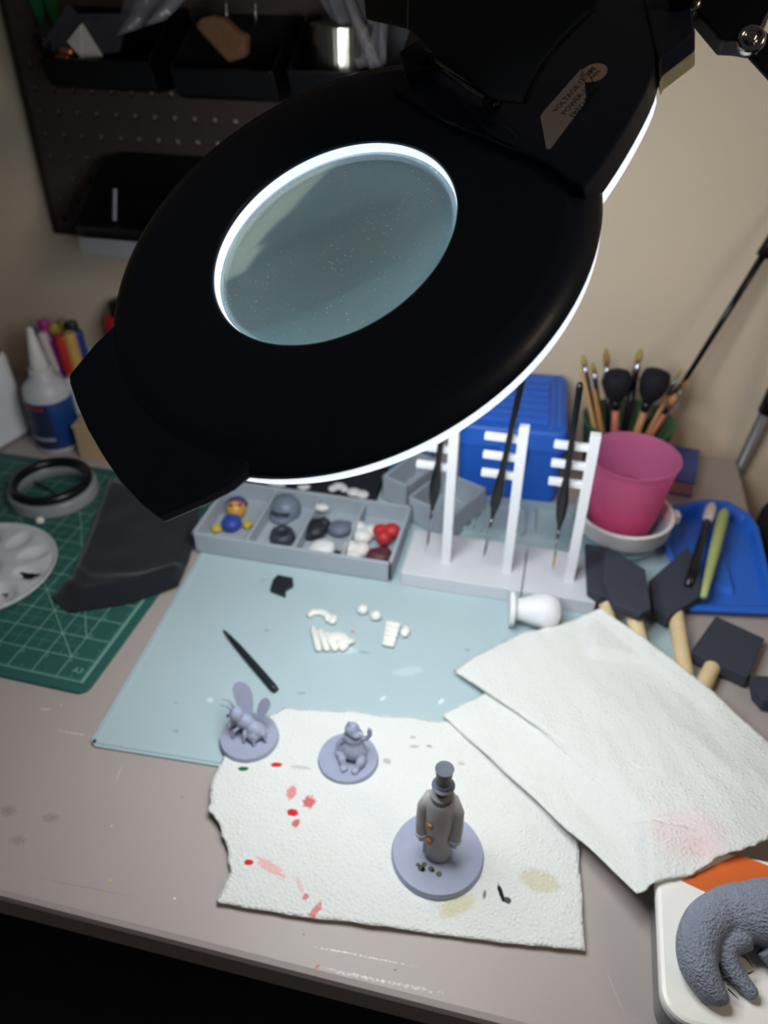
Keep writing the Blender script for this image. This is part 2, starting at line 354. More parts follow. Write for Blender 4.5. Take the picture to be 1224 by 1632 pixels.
MB().tube([toL(Dp(1086, -8, 36.0)), toL(Dp(1112, 2, 38.4))], .62, 18).build('pivot', m_blk2, lamp)
def bar(name, a, b, wd_, th_, m, parent):
    a = toL(a); b = toL(b); R = align(b-a, toL(CAM)-a).to_4x4(); R.translation = a
    return MB().prism([(-wd_/2, -th_/2), (wd_/2, -th_/2), (wd_/2, th_/2), (-wd_/2, th_/2)], 0, (b-a).length, M=R).build(name, m, parent, bevel=.08)
bar('arm_bar', pA, pB, 1.2, 2.3, m_blk2, lamp); bar('arm_bar', pB+Vector((0, 1, 0)), Vector((30, 46, 4.4)), 1.6, 1.2, m_blk2, lamp)
MB().tube([toL((30, 46, 5)), toL((30, 46, -4.6))], 1.1, 20).build('clamp_post', m_blk2, lamp, smooth=False)
for z in (.45, -4.2):
    MB().prism(rrect(24.0, 44, 31.2, 48, .6) if z > 0 else rrect(21, 44, 31.2, 48, .6), z-.4, z+.4, M=TL).build('clamp_jaw', m_blk2, lamp)
MB().tube([toL((23, 46, -3.9)), toL((23, 46, -3.02))], .6, 14).build('clamp_screw', m_chrome, lamp)

# =================================================================== mats
def rot2(p, a): return (p[0]*cos(a)-p[1]*sin(a), p[0]*sin(a)+p[1]*cos(a))
gA = radians(-1.3); gO = Vector((-36.2, 39.9, 0))
gm = thing('cutting_mat', 'green self-healing cutting mat printed with a pale inch grid', 'cutting mat', gO, -1.3)
GI = 2.54
MB().prism(rrect(-48.5, 0, 0, 33.2, 1.0), 0, .3).build('mat_sheet', mat('cutting_mat_green', (40, 92, 86), .6, var=.05, vscale=60, bump=.1, bscale=900), gm, bevel=.06)
m_gl2 = mat('mat_print', (128, 172, 158), .6, var=.05); m_gl3 = mat('mat_print_faint', (74, 128, 114), .6, var=.05)
x1, y0 = -1.15, 1.15; NX, NY = 18, 12
ln = MB(); lf = MB()
def strip(b, ax_, ay_, bx, by, wdt, z=.302):
    dd = Vector((bx-ax_, by-ay_)); nn_ = Vector((-dd.y, dd.x)).normalized()*wdt/2
    b.add([(ax_+nn_.x, ay_+nn_.y, z), (ax_-nn_.x, ay_-nn_.y, z), (bx-nn_.x, by-nn_.y, z), (bx+nn_.x, by+nn_.y, z)], [(0, 1, 2, 3)])
for i in range(NX+1): strip(ln, x1-i*GI, y0, x1-i*GI, y0+NY*GI, .09)
for j in range(NY+1): strip(ln, x1-NX*GI, y0+j*GI, x1, y0+j*GI, .09, .304)
for i in range(1, NX-1): strip(lf, x1-(i+.5)*GI, y0+GI, x1-(i+.5)*GI, y0+(NY-1)*GI, .07, .301)
for j in range(1, NY-1): strip(lf, x1-(NX-1)*GI, y0+(j+.5)*GI, x1-GI, y0+(j+.5)*GI, .07, .3015)
for k in range(NX*8):
    L = .3 if k % 4 else .55
    strip(ln, x1-k*GI/8, y0, x1-k*GI/8, y0+L, .035, .303)
for k in range(NY*8):
    L = .3 if k % 4 else .55
    strip(ln, x1, y0+k*GI/8, x1-L, y0+k*GI/8, .035, .303)
strip(ln, x1+.16, y0-.1, x1+.16, y0+NY*GI, .16, .303)
strip(ln, x1-GI, y0+GI, x1-9*GI, y0+9*GI, .08, .3055)
strip(ln, x1-GI, y0+2*GI, x1-7*GI, y0+(2+6*1.732)*GI*.9, .08, .3056)
ln.build('printed_grid', m_gl2, gm); lf.build('printed_half_grid', m_gl3, gm)
for i in range(1, 9): text('printed_number', str(i), .55, m_gl2, gm, Matrix.Translation(((x1-i*GI+.12)*S, (y0+GI-.62)*S, .303*S)))
for j in range(1, 6): text('printed_number', str(j), .55, m_gl2, gm, Matrix.Translation(((x1-GI+.2)*S, (y0+j*GI+.15)*S, .303*S)))
text('printed_mark', 'A3', .85, m_gl2, gm, Matrix.Translation(((x1-1.5)*S, (y0+.9)*S, .303*S)))

sO = Vector((-33.2, 35.1, 0)); sm_ = thing('silicone_mat', 'pale aqua silicone craft mat with molded wells along its back', 'craft mat', sO, 3.0)
m_sil = mat('aqua_silicone', (174, 195, 200), .5, var=.03, vscale=12)
def sstain(px, py, rx, ry, a, col, k, na=.6):
    p = T(px, py, .2)-sO; x, y = rot2((p.x, p.y), radians(-3)); return (x, y, rx, ry, a, col, k, na)
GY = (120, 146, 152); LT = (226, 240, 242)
stains(m_sil, [sstain(480, 1105, .5, .15, 10, GY, .6), sstain(425, 1005, .25, .2, 0, GY, .6), sstain(580, 1040, .6, .2, 0, GY, .5), sstain(745, 1036, .3, .2, 0, GY, .7),
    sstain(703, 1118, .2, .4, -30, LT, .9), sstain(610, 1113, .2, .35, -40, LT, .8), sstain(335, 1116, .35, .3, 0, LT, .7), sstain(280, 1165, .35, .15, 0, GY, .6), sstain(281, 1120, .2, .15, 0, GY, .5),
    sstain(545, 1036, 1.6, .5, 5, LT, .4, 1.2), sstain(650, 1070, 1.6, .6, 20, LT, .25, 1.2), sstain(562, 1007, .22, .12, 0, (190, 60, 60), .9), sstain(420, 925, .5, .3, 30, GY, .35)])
MB().prism(rrect(0, 0, 50.8, 42.4, .8), 0, .22).build('mat_sheet', m_sil, sm_, bevel=.05)
for (a, b, c, d_) in ((.25, .25, 50.55, .6), (.25, .25, .6, 42.1), (50.2, .25, 50.55, 42.1), (.25, 41.8, 50.55, 42.15)):
    MB().box(((a+c)/2, (b+d_)/2, .26), (c-a, d_-b, .1)).build('rim', m_sil, sm_, bevel=.04)
for (cx, cy, w_, h_) in ((26.5, 37.6, 4.6, 5.6), (32.0, 37.6, 5.0, 5.6), (37.6, 37.6, 4.6, 5.6)):   # molded wells between the racks and the blue case
    b = MB(); r0 = rrect(cx-w_/2, cy-h_/2, cx+w_/2, cy+h_/2, .7); r1 = rrect(cx-w_/2+.3, cy-h_/2+.3, cx+w_/2-.3, cy+h_/2-.3, .5); n = len(r0)
    b.add([(x, y, .22) for x, y in r0]+[(x, y, .75) for x, y in r0]+[(x, y, .75) for x, y in r1]+[(x, y, .24) for x, y in r1],
          [(k*n+i, k*n+(i+1) % n, (k+1)*n+(i+1) % n, (k+1)*n+i) for k in range(3) for i in range(n)]+[tuple(range(3*n, 4*n))]).build('well', m_sil, sm_)

# =================================================================== paper towels
def coons(c0, c1, d0, d1, n, m):           # c0 front, c1 back (left to right); d0 left, d1 right (front to back)
    def ev(P, t):
        L = [0]
        for i in range(len(P)-1): L.append(L[-1]+(P[i+1]-P[i]).length)
        s = t*L[-1]
        for i in range(len(P)-1):
            if s <= L[i+1]+1e-9: return P[i].lerp(P[i+1], (s-L[i])/max(L[i+1]-L[i], 1e-9))
        return P[-1]
    out = []
    for j in range(m+1):
        v = j/m; row = []
        for i in range(n+1):
            u = i/n
            row.append((1-v)*ev(c0, u)+v*ev(c1, u)+(1-u)*ev(d0, v)+u*ev(d1, v)-((1-u)*(1-v)*c0[0]+u*(1-v)*c0[-1]+(1-u)*v*c1[0]+u*v*c1[-1]))
        out.append(row)
    return out
def rag(P, amp, n, seed):                  # torn edge
    random.seed(seed); out = []
    for i in range(len(P)-1):
        for k in range(n): out.append(P[i].lerp(P[i+1], k/n)+(Vector((random.uniform(-amp, amp), random.uniform(-amp, amp), 0)) if (i or k) else Vector()))
    return out+[P[-1]]
def towel_mat(name, spots):
    m = mat(name, (226, 228, 224), .95, var=.02, vscale=8, bump=0); nt = m.node_tree; b = nt.nodes['Principled BSDF']
    tc = nt.nodes.new('ShaderNodeTexCoord'); v = nt.nodes.new('ShaderNodeTexVoronoi'); v.inputs['Scale'].default_value = 260; v.feature = 'DISTANCE_TO_EDGE'
    nt.links.new(tc.outputs['Object'], v.inputs['Vector']); bp = nt.nodes.new('ShaderNodeBump'); bp.inputs['Strength'].default_value = .8; bp.inputs['Distance'].default_value = .002
    nt.links.new(v.outputs['Distance'], bp.inputs['Height']); nt.links.new(bp.outputs[0], b.inputs['Normal'])
    stains(m, spots); return m
RED = (206, 44, 40); PNK = (226, 120, 116)
f0 = T(345, 1440, .3); tO = Vector((f0.x, f0.y, .22))
def ts(px, py, rx, ry, a, col, k, na=.8): p = T(px, py, .4)-tO; return (p.x, p.y, rx, ry, a, col, k, na)
sp1 = [ts(441, 1221, .55, .26, 12, RED, 1, .5), ts(388, 1228, .5, .28, 10, (20, 110, 70), 1, .5), ts(465, 1266, .45, .7, 5, PNK, .8, 1.2), ts(493, 1282, .6, .6, 30, RED, .8, 1.3), ts(467, 1299, .5, .35, 0, RED, 1, .6), ts(472, 1316, .35, .35, 0, RED, .8, 1.2),
       ts(397, 1377, .38, .25, 10, RED, 1, .5), ts(432, 1385, 1.4, .45, -20, (236, 170, 164), .7, 1.6), ts(487, 1430, .25, .3, 0, RED, .7, 1), ts(503, 1452, .28, .8, -20, (216, 80, 76), .7, 1.4), ts(478, 1412, .9, .2, -50, (236, 180, 176), .5, 1.4),
       ts(798, 1425, .18, .8, 25, (24, 24, 28), 1, .8), ts(808, 1437, .3, .3, 40, (24, 24, 28), .9, .8), ts(772, 1427, .14, .4, 0, (70, 70, 74), .8, 1), ts(860, 1405, 1.6, 1.0, 0, (206, 200, 166), .7, 1), ts(728, 1445, 1.5, .7, 35, (214, 206, 160), .7, 1),
       ts(617, 1214, .4, .28, 0, (176, 180, 182), .8, .8), ts(660, 1190, .5, .18, 10, (170, 176, 176), .7, .8), ts(684, 1190, .3, .15, 0, (150, 156, 158), .8, .8), ts(480, 1225, 1.0, .22, 8, (196, 190, 184), .7, .9), ts(735, 1218, .3, .2, 0, (180, 180, 170), .7, .8), ts(658, 1175, .3, .15, 10, (160, 165, 168), .7, .8)]
c0 = [T(345, 1440, .3), T(480, 1462, .3), T(640, 1482, .3), T(800, 1503, .3), T(932, 1517, .3)]
c1 = [T(452, 1130, .3), T(560, 1136, .3), T(705, 1150, .3), T(900, 1182, .3)]
d0 = [T(345, 1440, .3), T(366, 1400, .35), T(362, 1352, .5), T(349, 1318, .7), T(333, 1290, .8), T(338, 1240, .7), T(356, 1205, .4), T(420, 1150, .3), T(452, 1130, .3)]
d1 = [T(932, 1517, .3), T(921, 1340, .3), T(900, 1182, .3)]
G = coons(rag(c0, .05, 6, 1), rag(c1, .12, 8, 2), rag(d0, .14, 5, 3), rag(d1, .05, 10, 4), 90, 70)
for row in G:
    for p in row: p.z = max(.30, .36+.16*noise.noise(Vector((p.x*.22, p.y*.22, 3)))+.05*noise.noise(Vector((p.x*1.3, p.y*1.3, 9)))+max(0, (p.z-.3))*.8)
tag(MB().patch(G).build('paper_towel', towel_mat('paper_towel_spotted', sp1), o=tO, smooth=True, solid=.10), 'white paper towel spotted with red paint lying under the three figurines', 'paper towel')
LIDZ = 3.4
r0 = T(705, 1140, .5); tO2 = Vector((r0.x, r0.y, .4))
def ts2(px, py, z, rx, ry, a, col, k, na=.8): p = T(px, py, z)-tO2; return (p.x, p.y, rx, ry, a, col, k, na)
A_, B_, C_, D_ = T(705, 1140, .7), T(1015, 1424, 3.2), T(1345, 1330, 4.2), T(958, 968, 3.1)
a_d = [A_, T(745, 1120, .7), T(790, 1097, .8), T(760, 1082, .9), T(722, 1070, .9), T(760, 1048, .9), T(815, 1015, 1.0), T(870, 1003, 1.2), T(915, 990, 1.5), D_]
b_c = [B_, T(1060, 1412, 2.9), T(1105, 1392, LIDZ+.5), T(1140, 1368, LIDZ+.7), T(1175, 1356, LIDZ+.8), T(1210, 1345, LIDZ+.8), C_]
G = coons([A_, T(860, 1281, 1.2), T(960, 1374, 2.3), B_], [D_, T(1060, 1042, 3.0), T(1142, 1108, 2.7), T(1224, 1182, 2.8), T(1290, 1238, 3.0)],
          rag(a_d, .12, 5, 5), rag(b_c[:-1]+[T(1270, 1300, LIDZ+.6), T(1290, 1238, 3.0)], .08, 6, 6), 90, 80)
for row in G:
    for p in row: p.z += .22*noise.noise(Vector((p.x*.2, p.y*.2, 13)))+.14*noise.noise(Vector((p.x*.7+p.y*.3, p.y*.25, 4)))+.04*noise.noise(Vector((p.x*1.5, p.y*1.5, 2))); k_ = max(0, min(1, (p.x-9.5)/1.5))*max(0, min(1, (37.8-p.y)/1.5)); p.z = max(p.z, .55, (LIDZ+.3)*k_); k_ = max(0, min(1, (p.x-5.5)/1.5))*max(0, min(1, (p.y-52)/2)); p.z = max(p.z, 2.35*k_)
tag(MB().patch(G).build('paper_towel', towel_mat('paper_towel_clean', [ts2(1090, 1330, 3.2, 3.0, 2.2, 20, (238, 200, 202), .38, 2.2), ts2(1120, 1355, 3.6, 1.6, 1.0, 20, (238, 186, 190), .3, 2)]), o=tO2, smooth=True, solid=.08),
    'large quilted white paper towel draped over brush handles and onto cream box', 'paper towel')

# =================================================================== figurines
m_gry = mat('grey_resin', (156, 162, 184), .55, var=.05, vscale=120, spec=.4)
m_gdk = mat('dark_grey_resin', (82, 88, 98), .5, var=.08, vscale=120)
def base_disc(parent, r, h=.45, m=None):
    MB().lathe([(.01, 0), (r, 0), (r, h*.3), (r*.965, h), (.01, h)], n=56).build('base', m or m_gry, parent)
# winged insect
o = T(398, 1178, .45); o.z = .5; F1 = o
t = thing('insect_figurine', 'grey resin figurine of a winged insect creature on round base', 'figurine', o)
base_disc(t, 2.45)
b = MB()
b.ell((-1.05, .35, 2.35), (.62, .6, .66)); b.ell((-.35, .3, 1.75), (.85, .62, .6)); b.ell((.65, .1, 1.25), (.95, .66, .62), rot=Matrix.Rotation(radians(25), 3, 'Y')); b.ell((.55, -.35, .95), (.55, .5, .5))
for (x, y, kx) in ((-.9, -.5, -.3), (-.2, -.65, .1), (.6, -.75, .2), (1.3, -.3, .3)):
    b.tube([(x*.7, 0, 1.4), (x+kx*.5, y*.9, 1.25), (x+kx, y*1.35, .5)], [.2, .16, .13], 8)
b.tube([(-1.25, .1, 2.1), (-1.55, -.2, 1.8), (-1.4, -.5, 1.55)], [.16, .13, .1], 8)
b.build('body', m_gry, t, remesh=.075)
for (x, y, z, l, wd_, ln_, rz) in ((-.15, .75, 1.7, 3.3, .78, -.28, 20), (.6, .85, 1.5, 2.2, .52, .35, -10)):
    w_ = MB(); pr = [(0, 0), (.45, .12), (.8, .35), (1, .62), (.9, .82), (.5, .95), (0, 1.0)]
    poly = [(ln_*v*l*.6+(u-0)*wd_, v*l) for u, v in pr]+[(ln_*v*l*.6-u*wd_, v*l) for u, v in pr[-2:0:-1]]
    Mw = Matrix.Translation((x, y, z)) @ Matrix.Rotation(radians(rz), 4, 'Z') @ Matrix.Rotation(radians(64), 4, 'X')
    w_.prism(poly, -.07, .07, M=Mw).build('wing', m_gry, t, bevel=.04)
for s in (-1, 1):
    MB().tube([(-1.3, .4+s*.15, 2.85), (-1.7, .5+s*.3, 3.35), (-2.25, .4+s*.3, 3.5)], [.09, .07, .04], 6).build('antenna', m_gry, t, smooth=True)
for s in (-.2, .28): MB().ell((-1.45+s, .0, 2.45), .14).build('eye', m_gdk, t, smooth=True)
# sitting round creature with a raised arm
o = T(555, 1212, .45); o.z = .5
t = thing('creature_figurine', 'grey resin figurine of a round-bellied creature raising a curled arm', 'figurine', o)
base_disc(t, 2.45)
b = MB(); b.ell((.45, .2, 1.25), (1.0, .9, 1.0)); b.ell((.35, .45, 2.3), (.85, .6, .55)); b.ell((.25, .55, 3.25), (.62, .58, .62)); b.ell((.62, .2, 3.1), (.42, .36, .3))
b.tube([(.1, .5, 3.75), (-.02, .5, 4.05), (.05, .5, 4.2)], [.2, .14, .08], 8); b.tube([(.55, .5, 3.7), (.65, .5, 3.95)], [.14, .08], 8)
b.tube([(.95, .45, 2.35), (1.45, .4, 2.7), (1.75, .4, 3.2), (1.75, .4, 3.75), (1.6, .4, 4.0)], [.26, .22, .19, .17, .1], 10); b.tube([(1.7, .4, 3.45), (1.45, .4, 3.55)], [.14, .08], 8)
b.tube([(-.35, .4, 2.3), (-.8, .1, 1.7), (-.9, -.2, 1.1), (-.5, -.6, .85)], [.26, .2, .17, .13], 10)
for s in (-1, 1): b.tube([(.45+s*.7, -.2, 1.0), (.45+s*.75, -.75, .9), (.45+s*.5, -1.05, .55)], [.42, .34, .28], 10); b.ell((.45+s*.45, -1.2, .58), (.34, .42, .2))
b.build('body', m_gry, t, remesh=.075)
MB().lathe([(.72, -.12), (.8, 0), (.72, .12)], c=(.38, .4, 2.72), n=24).build('collar', m_gry, t, smooth=True)
# man in coat and top hat
o = T(697, 1363, .5); o.z = .5
t = thing('top_hat_figurine', 'tall grey resin figurine in long coat and top hat on a wide base', 'figurine', o)
base_disc(t, 3.35, .5, mat('grey_resin_base', (156, 162, 184), .55, var=.05, vscale=120))
m_coat = mat('coat_grey', (164, 160, 160), .55, var=.06, vscale=90); m_bkl = mat('orange_paint', (176, 104, 48), .5)
b = MB(); b.lathe([(.01, .5), (1.15, .5), (1.35, .9), (1.3, 2.2), (1.32, 4.0), (1.45, 5.6), (1.35, 6.8), (.9, 7.6), (.01, 7.8)], c=(0, 0, 0), n=32)
b.build('coat', m_coat, t, smooth=True)
for s, hx in ((-1, -.3), (1, .25)):
    aob = MB().tube([(s*.95, .05, 7.0), (s*1.5, -.15, 5.8), (s*1.62, -.3, 4.2), (s*1.5, -.55, 3.2)], [.55, .62, .55, .58], 14).build('sleeve', m_coat, t, smooth=True)
    MB().tube([(s*1.5, -.55, 3.3), (s*1.49, -.57, 3.05)], [.64, .64], 14).build('cuff', mat('cuff_pale', (176, 172, 174), .5), aob)
    b = MB(); b.ell((s*1.48, -.62, 2.75), (.36, .3, .42))
    for k in range(4): b.tube([(s*1.48+(k-1.5)*.15, -.68, 2.6), (s*1.48+(k-1.5)*.16, -.75, 2.25)], [.1, .07], 6)
    b.build('hand', m_gry, t, remesh=.06)
MB().prism([(-1.25, 0), (-.35, .2), (-.15, 3.0), (-.35, 5.6), (-.9, 6.2), (-1.3, 3)], -.1, .1, M=Matrix.Translation((-.1, -1.12, 1.0)) @ Matrix.Rotation(radians(-18), 4, 'Z') @ Matrix.Rotation(radians(88), 4, 'X')).build('coat_flap', mat('coat_flap', (176, 172, 176), .5), t, bevel=.06)
MB().lathe([(1.02, -.45), (1.15, -.1), (1.0, .25), (.7, .4)], c=(0, -.05, 7.15), n=28).build('scarf', m_gdk, t, smooth=True)
MB().ell((0, -.1, 7.9), (.62, .6, .7)).build('head', m_gdk, t, smooth=True)
hat = MB().lathe([(.01, 0), (1.0, 0), (1.02, .1), (.72, .18), (.66, .9), (.78, 1.75), (.82, 1.85), (.01, 1.82)], c=(.05, -.05, 8.35), n=32).build('top_hat', m_gdk, t, smooth=False)
MB().lathe([(.72, .0), (.76, .05), (.72, .32)], c=(.05, -.05, 8.56), n=28).build('hat_band', m_gry, hat)
for z in (4.9, 3.1): MB().box((-.72, -1.28, z), (.5, .3, .55), -25).build('buckle', m_bkl, t, bevel=.08)
random.seed(3)
for k in range(7): MB().prism(circ(random.uniform(-1.2, .7), random.uniform(-2.1, -1.2), random.uniform(.12, .28), 9), .5, .515).build('paint_smear', mat('brown_smear', (92, 86, 78), .6), t)

for ch in t.children:
    if not ch.name.startswith(('base', 'paint_smear')): ch.scale = (.77, .77, 1)

# =================================================================== cream box with grey animal
Lx0, Ly1 = 11.45, 35.2
cb = thing('storage_box', 'clear plastic storage box with a cream rounded lid at the desk corner', 'box', (Lx0+6.5, 29.3, 0))
m_cream = mat('cream_plastic', (250, 247, 238), .3, var=.01, spec=.5)
def lo_(x, y): return (x-(Lx0+6.5), y-29.3)
lr = [lo_(x, y) for x, y in rrect(Lx0, 23.4, 24.4, Ly1, 1.7, 8)]
MB().prism([(x*.97, y*.96) for x, y in lr], 0, 2.5).build('body', mat('clear_plastic', (200, 204, 208), .12, trans=.75, var=.02), cb, bevel=.2)
MB().prism(lr, 2.4, LIDZ).build('lid', m_cream, cb, bevel=.28)
oc = MB().prism([xyz(T(x, y, LIDZ)) for x, y in ((1086, 1404), (1178, 1362), (1300, 1410), (1210, 1462))], LIDZ+.01, LIDZ+.05)
tag(oc.build('paper_scrap', mat('orange_paper', (222, 106, 44), .7), o=T(1190, 1410, LIDZ)), 'flat orange paper scrap lying on cream lid under the grey animal', 'paper')
# furry animal: one continuous body
ao = T(1215, 1500, LIDZ); ao.z = LIDZ
an = thing('animal_figurine', 'large grey unpainted furry animal figurine with whiskers lying on the cream lid', 'figurine', ao)
m_fur = mat('furry_resin', (144, 150, 166), .5, var=.1, vscale=260, bump=1.0, bscale=620, stretch=(1, 1.0, 1), spec=.45)
fz = m_fur.node_tree
for nd in fz.nodes:
    if nd.type == 'BUMP': nd.inputs['Distance'].default_value = .0026
def spl(P, R_, k=6):
    P = [Vector(p) for p in P]; o1 = []; o2 = []
    for i in range(len(P)-1):
        a, b_, c_, d_ = P[max(i-1, 0)], P[i], P[i+1], P[min(i+2, len(P)-1)]
        for j in range(k):
            t_ = j/k; o1.append(.5*((2*b_)+(c_-a)*t_+(2*a-5*b_+4*c_-d_)*t_*t_+(3*b_-a-3*c_+d_)*t_**3)); o2.append(R_[i]+(R_[i+1]-R_[i])*t_)
    return o1+[P[-1]], o2+[R_[-1]]
def A(px, py, z): p = T(px, py, LIDZ+z)-ao; p.z = z; return p
b = MB()
b.ell(A(1240, 1455, 1.9), (3.6, 2.1, 1.9), rot=Matrix.Rotation(radians(12), 3, 'Z')); b.ell(A(1190, 1455, 1.7), (2.3, 1.75, 1.7)); b.ell(A(1290, 1480, 1.6), (2.5, 1.8, 1.6))
b.tube(*spl([A(1168, 1445, 1.7), A(1128, 1470, 1.6), A(1112, 1505, 1.35), A(1114, 1540, 1.1), A(1130, 1572, .8), A(1148, 1594, .55), A(1153, 1603, .45)], [1.4, 1.36, 1.28, 1.16, .92, .62, .32]), 26)
b.tube(*spl([A(1184, 1490, 1.4), A(1158, 1508, 1.2), A(1162, 1535, .85), A(1180, 1562, .55), A(1198, 1583, .38), A(1204, 1590, .3)], [.95, .8, .66, .54, .45, .28]), 20)
b.tube([A(1225, 1510, 1.2), A(1240, 1535, .8), A(1262, 1560, .5), A(1280, 1572, .35)], [.9, .6, .48, .3], 12)
b.build('body', m_fur, an, remesh=.09)
m_wh = mat('whisker_black', (28, 28, 32), .5)
for (x, y, x2, y2, cv) in ((1150, 1558, 1172, 1562, .3), (1158, 1568, 1184, 1577, .2), (1160, 1576, 1178, 1593, .0), (1178, 1520, 1200, 1541, .2), (1192, 1552, 1201, 1548, 0)):
    p, q = A(x, y, .75), A(x2, y2, .55); MB().tube([p, p.lerp(q, .5)+Vector((0, 0, cv)), q], [.055, .045, .02], 6).build('whisker', m_wh, an)

# =================================================================== loose things on the aqua mat
m_wht = mat('white_plastic', (228, 230, 234), .45, var=.015)
Z0 = .25
p0, p1 = T(356, 1005, .4), T(440, 1102, .4)
pen = thing('sculpting_stick', 'black tapered sculpting stick lying on the aqua mat', 'tool', (p0.x, p0.y, Z0+.02))
dv = p1-p0; dv.z = 0; L = dv.length; dn_ = dv.normalized()
MB().tube([dn_*(L*k)+Vector((0, 0, .3)) for k in (.12, .3, .6, .95, 1)], [.2, .3, .35, .36, .28], 12, flat=.8).build('handle', mat('black_rubber', (26, 34, 40), .5), pen, smooth=True)
MB().tube([Vector((0, 0, .22)), dn_*(L*.05)+Vector((0, 0, .28)), dn_*(L*.13)+Vector((0, 0, .3))], [.05, .13, .2], 10).build('tip', mat('black_rubber', (26, 34, 40), .5), pen, smooth=True)
bp_ = [(x, y) for x, y in ((435, 930), (443, 921), (467, 926), (468, 936), (456, 943), (455, 953), (431, 944))]
c = T(450, 937, .3); tag(MB().prism([xyz(T(x, y, .3)) for x, y in bp_], Z0+.01, Z0+.55).build('plastic_offcut', mat('black_plastic', (30, 36, 42), .5), o=(c.x, c.y, Z0), bevel=.06), 'small notched black plastic offcut near the grey tray', 'offcut')
m_ivory = mat('ivory_resin', (236, 236, 228), .5, var=.02)
def piece(name, label, px, py, fn, cat='model part', group=None, rm=0):
    p = T(px, py, .5); ob = MB(); fn(ob); return tag(ob.build(name, m_ivory, o=(0, 0, 0), smooth=True, remesh=rm), label, cat, group), p
def place(r): ob, p = r; ob.location = (p.x*S, p.y*S, (Z0+.02)*S); return ob
def scl(ob, k): ob.scale = (k, k, k*.9); return ob
def ribs(b):
    for k in range(4): b.tube([(-1.35+k*.5, .8-k*.12, .24), (-1.25+k*.5, .7-k*.12, .24), (-.35+k*.5, -1.0+k*.12, .24), (-.3+k*.5, -1.08+k*.12, .24)], [.12, .21, .21, .12], 10)
    b.ell((.55, .15, .3), (.75, .55, .28)); b.tube([(.6, -.4, .3), (1.2, 0, .3), (1.6, .2, .3)], [.3, .26, .16], 10); b.ell((1.0, -.35, .28), (.4, .32, .26))
scl(place(piece('ribbed_part', 'white ribbed resin model part on the aqua mat', 524, 1020, ribs)), 1.5)
def hook(b): b.tube([(-1.0, -.15, .25), (-.8, .35, .25), (-.1, .5, .25), (.5, .2, .25), (.65, -.35, .25)], [.22, .28, .3, .3, .25], 8); b.ell((1.0, -.1, .3), (.32, .5, .28))
scl(place(piece('hooked_part', 'white curved resin model part beside the ribbed part', 512, 984, hook)), 1.25)
def ball(b): b.ell((0, 0, .38), .42)
for (x, y, lb_) in ((578, 974, 'small round white resin bead lying between the curved part and another bead'), (599, 984, 'small round white resin bead next to the segmented part')): scl(place(piece('round_part', lb_, x, y, ball, group='round white beads')), 1.3)
def spine(b):
    for k in range(5): b.tube([(-.6+k*.05, .95-k*.46, .28), (-.5+k*.05, .95-k*.46, .28), (.38, .9-k*.46, .28), (.48, .9-k*.46, .28)], [.14, .235, .235, .14], 10)
    b.ell((.9, .45, .3), (.33, .5, .28)); b.tube([(0, .9, .2), (.05, -.9, .2)], .18, 8)
scl(place(piece('segmented_part', 'white resin model part with five stacked segments', 623, 1012, spine)), 1.4)
# white knob lying on its side
ko = T(840, 990, .5); kd = thing('painting_handle', 'white bulb-shaped painting handle with flange lying before the brush racks', 'handle', (ko.x, ko.y, Z0))
Mk = Matrix.Translation((0, 0, 1.75)) @ Matrix.Rotation(radians(8), 4, 'Z') @ Matrix.Rotation(radians(90), 4, 'Y')
MB().lathe([(.01, 3.05), (.8, 3.0), (1.4, 2.7), (1.72, 2.0), (1.75, 1.3), (1.5, .3), (1.15, -.6), (1.05, -1.4), (.01, -1.4)], n=36, M=Mk).build('bulb', m_wht, kd, smooth=True)
MB().lathe([(.01, -1.9), (1.7, -1.9), (1.75, -1.8), (1.75, -1.5), (1.7, -1.4), (.01, -1.4)], n=36, M=Mk).build('flange', m_wht, kd)

# =================================================================== grey sorting tray and its contents
m_tray = mat('grey_print', (168, 178, 187), .6, var=.03, vscale=60)
TX0, TX1, TY0, TY1, TZ = -35.3, -13.3, 60.8, 71.4, 2.55
tr = thing('sorting_tray', 'grey sorting tray divided into four compartments on the aqua mat', 'tray', ((TX0+TX1)/2, (TY0+TY1)/2, .33))
hw, hd_ = (TX1-TX0)/2, (TY1-TY0)/2
MB().box((0, 0, .1), (2*hw, 2*hd_, .2)).build('bottom', m_tray, tr)
for (c, dd) in (((0, -hd_+.2, 1.25), (2*hw, .4, 2.3)), ((0, hd_-.2, 1.25), (2*hw, .4, 2.3)), ((-hw+.2, 0, 1.25), (.4, 2*hd_, 2.3)), ((hw-.2, 0, 1.25), (.4, 2*hd_, 2.3))):
    MB().box(c, dd).build('wall', m_tray, tr, bevel=.08)
for x in (-5.0, .3, 5.6): MB().box((x, 0, 1.15), (.3, 2*hd_-.8, 1.9)).build('divider', m_tray, tr, bevel=.06)
FZ = .33+.22
def tp(px, py, z=1.0): p = T(px, py, Z0+z); return Vector((p.x, p.y, FZ))
